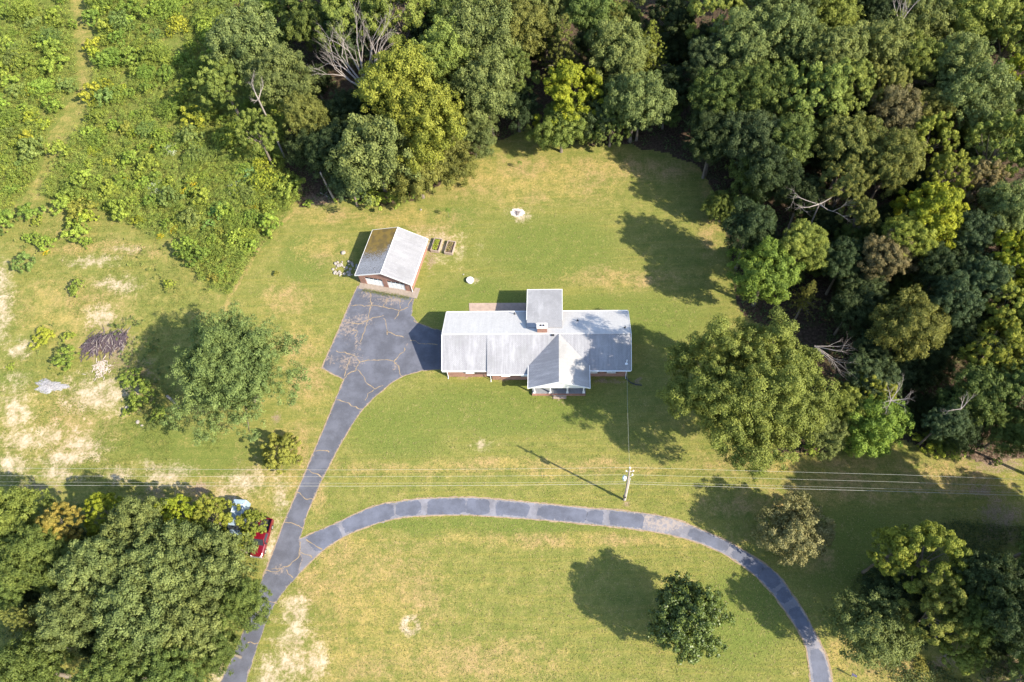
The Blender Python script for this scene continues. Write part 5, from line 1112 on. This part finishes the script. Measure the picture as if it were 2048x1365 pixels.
b = MB(); ring_loft(b, [[(1.15, -.86, 1.15), (1.15, .86, 1.15), (.42, .72, 1.72), (.42, -.72, 1.72)], [(.30, -.93, 1.15), (.30, .93, 1.15), (.25, .74, 1.78), (.25, -.74, 1.78)], [(-.70, -.93, 1.15), (-.70, .93, 1.15), (-.55, .72, 1.76), (-.55, -.72, 1.76)]]); b.build('cab', M['red_paint'], pk)
b = MB(); b.poly([(1.185, -.80, 1.19), (1.185, .80, 1.19), (.47, .68, 1.735), (.47, -.68, 1.735)]); b.build('windshield', M['glass'], pk)
b = MB(); b.poly([(-.74, -.70, 1.25), (-.60, -.62, 1.66), (-.60, .62, 1.66), (-.74, .70, 1.25)]); b.build('rear_window', M['glass'], pk)
for s in (-1, 1):
    b = MB(); b.poly([(.95, s*.935, 1.22), (.45, s*.80, 1.62), (-.5, s*.80, 1.64), (-.55, s*.945, 1.22)][::s]); b.build('side_window', M['glass'], pk)
    b = MB(); b.box(.75, .95, s*1.10-.09, s*1.10+.09, 1.18, 1.34); b.build('mirror', M['pipe_black'], pk)
    b = MB(); b.box(2.63, 2.72, s*.70-.14, s*.70+.14, .72, .88); b.build('headlight', M['porcelain'], pk)
    for x in (1.75, -1.72): wheel(pk, x, s*.90)
b = MB(); b.box(2.70, 2.84, -.86, .86, .45, .62); b.build('bumper', M['chrome'], pk); b = MB(); b.box(2.68, 2.74, -.5, .5, .66, .84); b.build('grille', M['pipe_black'], pk)
loc, rz, L = axis((478, 1006), (464, 1060), 2.2); print('van', L)
vn = thing('camper_van', 'pale silver-blue roofed van parked under the trees left of the red pickup', 'van', loc, rz)
b = MB(); ring_loft(b, [sec(2.45, .82, .45, .95), sec(2.30, .92, .4, 1.15), sec(1.75, .98, .38, 1.35), sec(1.25, 1.0, .38, 2.05), sec(1.1, 1.0, .38, 2.15), sec(-2.45, 1.0, .38, 2.2), sec(-2.52, .95, .42, 2.1)]); b.build('body', M['van_paint'], vn)
b = MB(); b.poly([(1.79, -.78, 1.44), (1.79, .78, 1.44), (1.30, .78, 2.02), (1.30, -.78, 2.02)]); b.build('windshield', M['glass'], vn)
b = MB(); b.box(-1.9, .8, -.80, -.74, 2.26, 2.32); b.box(-1.9, .8, .74, .80, 2.26, 2.32)
for x in (-1.7, -.6, .5): b.box(x-.03, x+.03, -.738, .738, 2.26, 2.30)
for x in (-1.7, .5):
    for s in (-.77, .77): b.box(x-.03, x+.03, s-.02, s+.02, 2.1, 2.26)
b.build('roof_rack', M['white_metal'], vn)
for s in (-1, 1):
    b = MB(); b.box(.2, 1.1, s*1.012-.01, s*1.012+.01, 1.4, 1.85); b.build('side_window', M['glass'], vn)
    b = MB(); b.box(2.38, 2.46, s*.66-.13, s*.66+.13, .72, .86); b.build('headlight', M['porcelain'], vn)
    for x in (1.55, -1.55): wheel(vn, x, s*.92, .35, .22)
loc, rz, L = axis((484, 1180), (470, 1218), .8)
sd = thing('parked_car', 'blue-grey car almost hidden beneath the tree by the driveway', 'car', loc, rz)
b = MB(); ring_loft(b, [sec(2.25, .70, .40, .66), sec(2.1, .82, .32, .80), sec(1.2, .88, .3, .93), sec(-1.6, .88, .3, .98), sec(-2.15, .82, .32, .92), sec(-2.25, .72, .4, .8)]); b.build('body', M['blue_car'], sd)
b = MB(); ring_loft(b, [[(1.05, -.76, .95), (1.05, .76, .95), (.35, .60, 1.40), (.35, -.60, 1.40)], [(-.1, -.80, .95), (-.1, .80, .95), (-.1, .62, 1.44), (-.1, -.62, 1.44)], [(-1.65, -.74, .97), (-1.65, .74, .97), (-.95, .60, 1.39), (-.95, -.60, 1.39)]]); b.build('cabin', M['blue_car'], sd)
b = MB(); b.poly([(1.07, -.68, .985), (1.07, .68, .985), (.40, .54, 1.405), (.40, -.54, 1.405)]); b.build('windshield', M['glass'], sd); b = MB(); b.poly([(-1.66, .66, 1.0), (-1.66, -.66, 1.0), (-1.0, -.54, 1.395), (-1.0, .54, 1.395)]); b.build('rear_window', M['glass'], sd)
for s in (-1, 1):
    for x in (1.35, -1.35): wheel(sd, x, s*.80, .31, .2)

# ------------------------------------------------------------------ garden things
def bed(cs, label, planty, seed):
    P4 = [at(x, y, .45) for x, y in cs]; c = sum(P4)/4; u = (P4[1]-P4[0]+P4[2]-P4[3])/2; v = (P4[0]-P4[3]+P4[1]-P4[2])/2; W0, D0 = np.linalg.norm(u), np.linalg.norm(v); o = thing('raised_bed', label, 'garden bed', (c[0], c[1], 0), math.atan2(u[1], u[0]), 'raised garden beds')
    w2, d2, hh, t = W0/2, D0/2, .62, .12
    for x0, x1, y0, y1 in ((-w2, w2, -d2, -d2+t), (-w2, w2, d2-t, d2), (-w2, -w2+t, -d2+t+.003, d2-t-.003), (w2-t, w2, -d2+t+.003, d2-t-.003)):
        for k in range(3): b = MB(); b.box(x0, x1, y0, y1, k*.207, k*.207+.20); b.build('board', M['bed_wood'], o)
    b = MB(); b.box(-w2+t+.003, w2-t-.003, -d2+t+.003, d2-t-.003, 0, .42); b.build('soil', M['soil'], o)
    g = np.random.default_rng(seed); n = planty; global rng; rng = g
    P = np.stack([g.uniform(-w2+.2, w2-.45, n), g.uniform(-d2+.25, d2-.25, n), .45+g.random(n)*.3], -1); me = leaf_mesh('plants', P, unit(g.normal(size=(n, 3))*.5+np.array([0, 0, 1])), .10+g.random(n)*.14, g.random(n), M['leaf'], .6)
    q = link('plants', me, o); q.color = (.24, .30, .04, 1) if planty > 300 else (.26, .24, .08, 1); q['kind'] = 'stuff'
bed([(868, 476.4), (884.5, 478.8), (878.5, 504.4), (862, 502)], 'raised wooden bed full of green plants, the one nearer the garage', 520, 1)
bed([(895, 481.6), (911.4, 484.3), (905.4, 508.5), (889, 506.5)], 'raised wooden bed mostly bare and brown, the one farther from the garage', 170, 2)
q = at(940, 561, .3); o = thing('well_cover', 'white round concrete well cover on the back lawn', 'well cover', (q[0], q[1], 0)); b = MB(); b.tube([(0, 0, -.1), (0, 0, .40)], .56, 28); b.build('ring', M['white_concrete'], o); b = MB(); b.tube([(0, 0, .40), (0, 0, .50), (0, 0, .53)], [.62, .62, .56], 28); ld = b.build('lid', M['white_concrete'], o); b = MB(); b.tube([(-.12, 0, .53), (-.12, 0, .58), (.12, 0, .58), (.12, 0, .53)], .015, 6); b.build('handle', M['chrome'], ld)
q = at(1035, 426); o = thing('fire_pit', 'fire pit with grey ash and charred sticks on the back lawn', 'fire pit', (q[0], q[1], 0)); g = random.Random(4)
b = MB(); n = 26; b.poly([(math.cos(i/n*6.283)*(.52+g.uniform(-.1, .1)), math.sin(i/n*6.283)*(.45+g.uniform(-.1, .1)), .03) for i in range(n)]); b.build('ash_bed', M['ash'], o)
b = MB(); n = 34; b.poly([(math.cos(i/n*6.283)*(1.25+g.uniform(-.2, .2)), math.sin(i/n*6.283)*(1.0+g.uniform(-.17, .17)), .012) for i in range(n)]); b.build('pale_ash_ring', simple('pale_ash', (.46, .41, .37), .95, .25, 5), o)
for i in range(6): a = g.uniform(0, 6.28); b = MB(); x, y = g.uniform(-.3, .3), g.uniform(-.3, .3); b.tube([(x-math.cos(a)*.4, y-math.sin(a)*.4, .08), (x+math.cos(a)*.4, y+math.sin(a)*.4, .14)], [.06, .04], 6); b.build('charred_stick', M['dark_wood'] if i % 2 else M['rock'], o)
def rock_mesh(seed):
    import bmesh
    g = random.Random(seed); bm = bmesh.new(); bmesh.ops.create_icosphere(bm, subdivisions=2, radius=1)
    ax = [Vector((g.uniform(-1, 1), g.uniform(-1, 1), g.uniform(-1, 1))).normalized() for _ in range(9)]; cut = [g.uniform(.62, .9) for _ in ax]
    for v in bm.verts:
        for a, c in zip(ax, cut):
            d = v.co.dot(a)
            if d > c: v.co -= a*(d-c)
    me = bpy.data.meshes.new('rock'); bm.to_mesh(me); bm.free(); me.materials.append(M['rock']); return me
RM = [rock_mesh(i) for i in range(5)]; g = random.Random(12)
def rock(px_, py_, s, label, group=None, z=0):
    q = at(px_, py_); o = link('rock', g.choice(RM)); o.location = (q[0], q[1], s*.25+z); o.scale = (s*g.uniform(.8, 1.2), s*g.uniform(.7, 1.1), s*g.uniform(.5, .8)); o.rotation_euler.z = g.uniform(0, 6.28); return tag(o, label, 'rock', group)
rock(687, 507, .50, 'single pale boulder beside the garage shadow, above the stone heap'); rock(842, 420, .22, 'small pale stone on the back lawn left of the lone sapling'); rock(927, 549.5, .16, 'tiny pale stone near the white well cover')
for i in range(64):
    a = g.uniform(0, 6.28); r = math.sqrt(g.random()); x = 690+28*r*math.cos(a); y = 538+15*r*math.sin(a)
    if 676 < x < 684 and 534 < y < 542: continue
    lit_ = x < 684
    rock(x, y, g.uniform(.16, .34), 'pale fieldstone in the sunlit part of the heap left of the garage' if lit_ else 'fieldstone in the shaded part of the heap by the garage wall', 'fieldstones beside the garage')
for x, y, s, lab in ((276, 845, .35, 'pale stone below the bushes left of the fallen log'), (284, 852, .25, 'smaller pale stone right of the one below the bushes'), (255, 815, .4, 'whitish boulder among the bushes under the spoke-limbed tree')): rock(x, y, s, lab)
def sapling(px_, py_, h, label):
    q = at(px_, py_); o = thing('sapling', label, 'sapling', (q[0], q[1], 0)); b = MB(); b.tube([(0, 0, -.05), (.03, 0, h*.5), (0, .02, h)], [.03, .025, .015], 6); b.build('trunk', M['bark'], o)
    c = link('crown', SHRUBY[1], o); c.location = (0, 0, h); c.scale = (.36, .36, .7); c.color = (.17, .28, .05, 1)
sapling(898, 435, 1.9, 'young sapling with bright leaves on the back lawn nearest the garage'); sapling(1040, 338, 1.5, 'young sapling alone near the wood edge above the fire pit')
b = MB(); b.tube([tuple(at(x, y, .07)) for x, y in ((1250.5, 752), (1254, 759), (1262, 766), (1272, 769.5), (1284, 771))], .09, 8); tag(b.build('drain_pipe', M['pipe_black']), 'black corrugated drain pipe lying on the grass at the right front corner of the house', 'pipe')
q = at(1703, 1353); o = thing('mailbox', 'small dark mailbox on a post beside the end of the loop road', 'mailbox', (q[0], q[1], 0), 2.6); b = MB(); b.tube([(0, 0, -.1), (0, 0, 1.0)], .06, 6); b.build('post', M['white_paint'], o)
b = MB(); b.box(-.30, .30, -.13, .13, 1.0, 1.14); b.tube([(-.30, 0, 1.14), (.30, 0, 1.14)], .13, 12); b.build('box', M['mailbox'], o); b = MB(); b.box(.0, .14, .135, .15, 1.1, 1.3); b.build('flag', M['chrome'], o)
# brush pile, chips, gravel heap
q = at(212, 686); g = random.Random(31); o = thing('brush_pile', 'long heap of dark purplish cut branches in the clearing on the left', 'brush pile', (q[0], q[1], 0)); 
b = MB(); b2 = MB()
for i in range(330):
    x = g.uniform(-3.4, 3.4); y = g.gauss(0, 1.0)-abs(x+1.5)*.1+x*.22; z = max(.08, 1.15*(1-(x/4.2)**2)*(1-min(1, abs(y-x*.22)/2.6)))*g.uniform(.6, 1.05); a = 1.5+g.gauss(0, .55)+(-.6 if x < -1 else 0); L = g.uniform(.8, 1.8); dx, dy = math.cos(a)*L/1.6, math.sin(a)*L/1.6
    (b if i % 6 else b2).tube([(x-dx, y-dy, max(.04, z-g.uniform(0, .4))), (x, y, z+.08), (x+dx, y+dy, max(.04, z-g.uniform(0, .4)))], [.055, .045, .02], 4, cap=False)
b.build('sticks', simple('sticks_dark', (.085, .062, .074), .9, .4, 3), o)['kind'] = 'stuff'; b2.build('pale_sticks', M['dead_wood'], o)['kind'] = 'stuff'
b = MB(); n = 30; ring = [(math.cos(i/n*6.283)*3.6, math.sin(i/n*6.283)*1.6+math.cos(i/n*6.283)*.8, .02) for i in range(n)]; k0 = len(b.V)
for i in range(n): b.poly([ring[i], ring[(i+1) % n], (0, 0, .75)])
b.build('core', M['soil'], o)
q = at(206, 738); o = thing('wood_scraps', 'pale splintered wood scraps at the foot of the brush pile', 'wood scraps', (q[0], q[1], 0)); b = MB()
for i in range(90): x, y = g.gauss(0, .75), g.gauss(0, .8); a = g.uniform(0, 6.28); L = g.uniform(.15, .5); z = g.uniform(.04, .25); b.tube([(x-math.cos(a)*L, y-math.sin(a)*L, z), (x+math.cos(a)*L, y+math.sin(a)*L, z+.08)], .045, 4)
b.build('scraps', M['chip'], o)['kind'] = 'stuff'
def mound(name, cx_, cy_, rx, ry, hgt, mat, label, rot=0):
    q = at(cx_, cy_); sx, sy = rx*mpp(cx_, cy_), ry*mpp(cx_, cy_)*1.1; V = []; Fc = []; nr_, na = 14, 48; g2 = np.random.default_rng(int(cx_)); V.append((0, 0, hgt))
    for i in range(1, nr_+1):
        for k in range(na):
            t = k/na*6.283; u = i/nr_; e = 1+.22*math.sin(3*t+1)+.12*math.sin(7*t)+.05*math.sin(13*t+2); V.append((math.cos(t)*sx*u*e, math.sin(t)*sy*u*e, hgt*(1-u**2)+g2.normal()*.035*(1 if i < nr_ else 0) - (.02 if i == nr_ else 0)))
    for k in range(na): Fc.append([0, 1+k, 1+(k+1) % na])
    for i in range(nr_-1):
        for k in range(na): a = 1+i*na; k2 = (k+1) % na; Fc.append([a+k, a+na+k, a+na+k2, a+k2])
    o = link(name, new_mesh(name, V, Fc, [mat])); o.location = (q[0], q[1], 0); o.rotation_euler.z = rot; return tag(o, label, 'heap')
mound('gravel_heap', 100, 773, 34, 13, .35, M['gravel'], 'low heap of pale grey gravel in the clearing near the left edge', -.12)
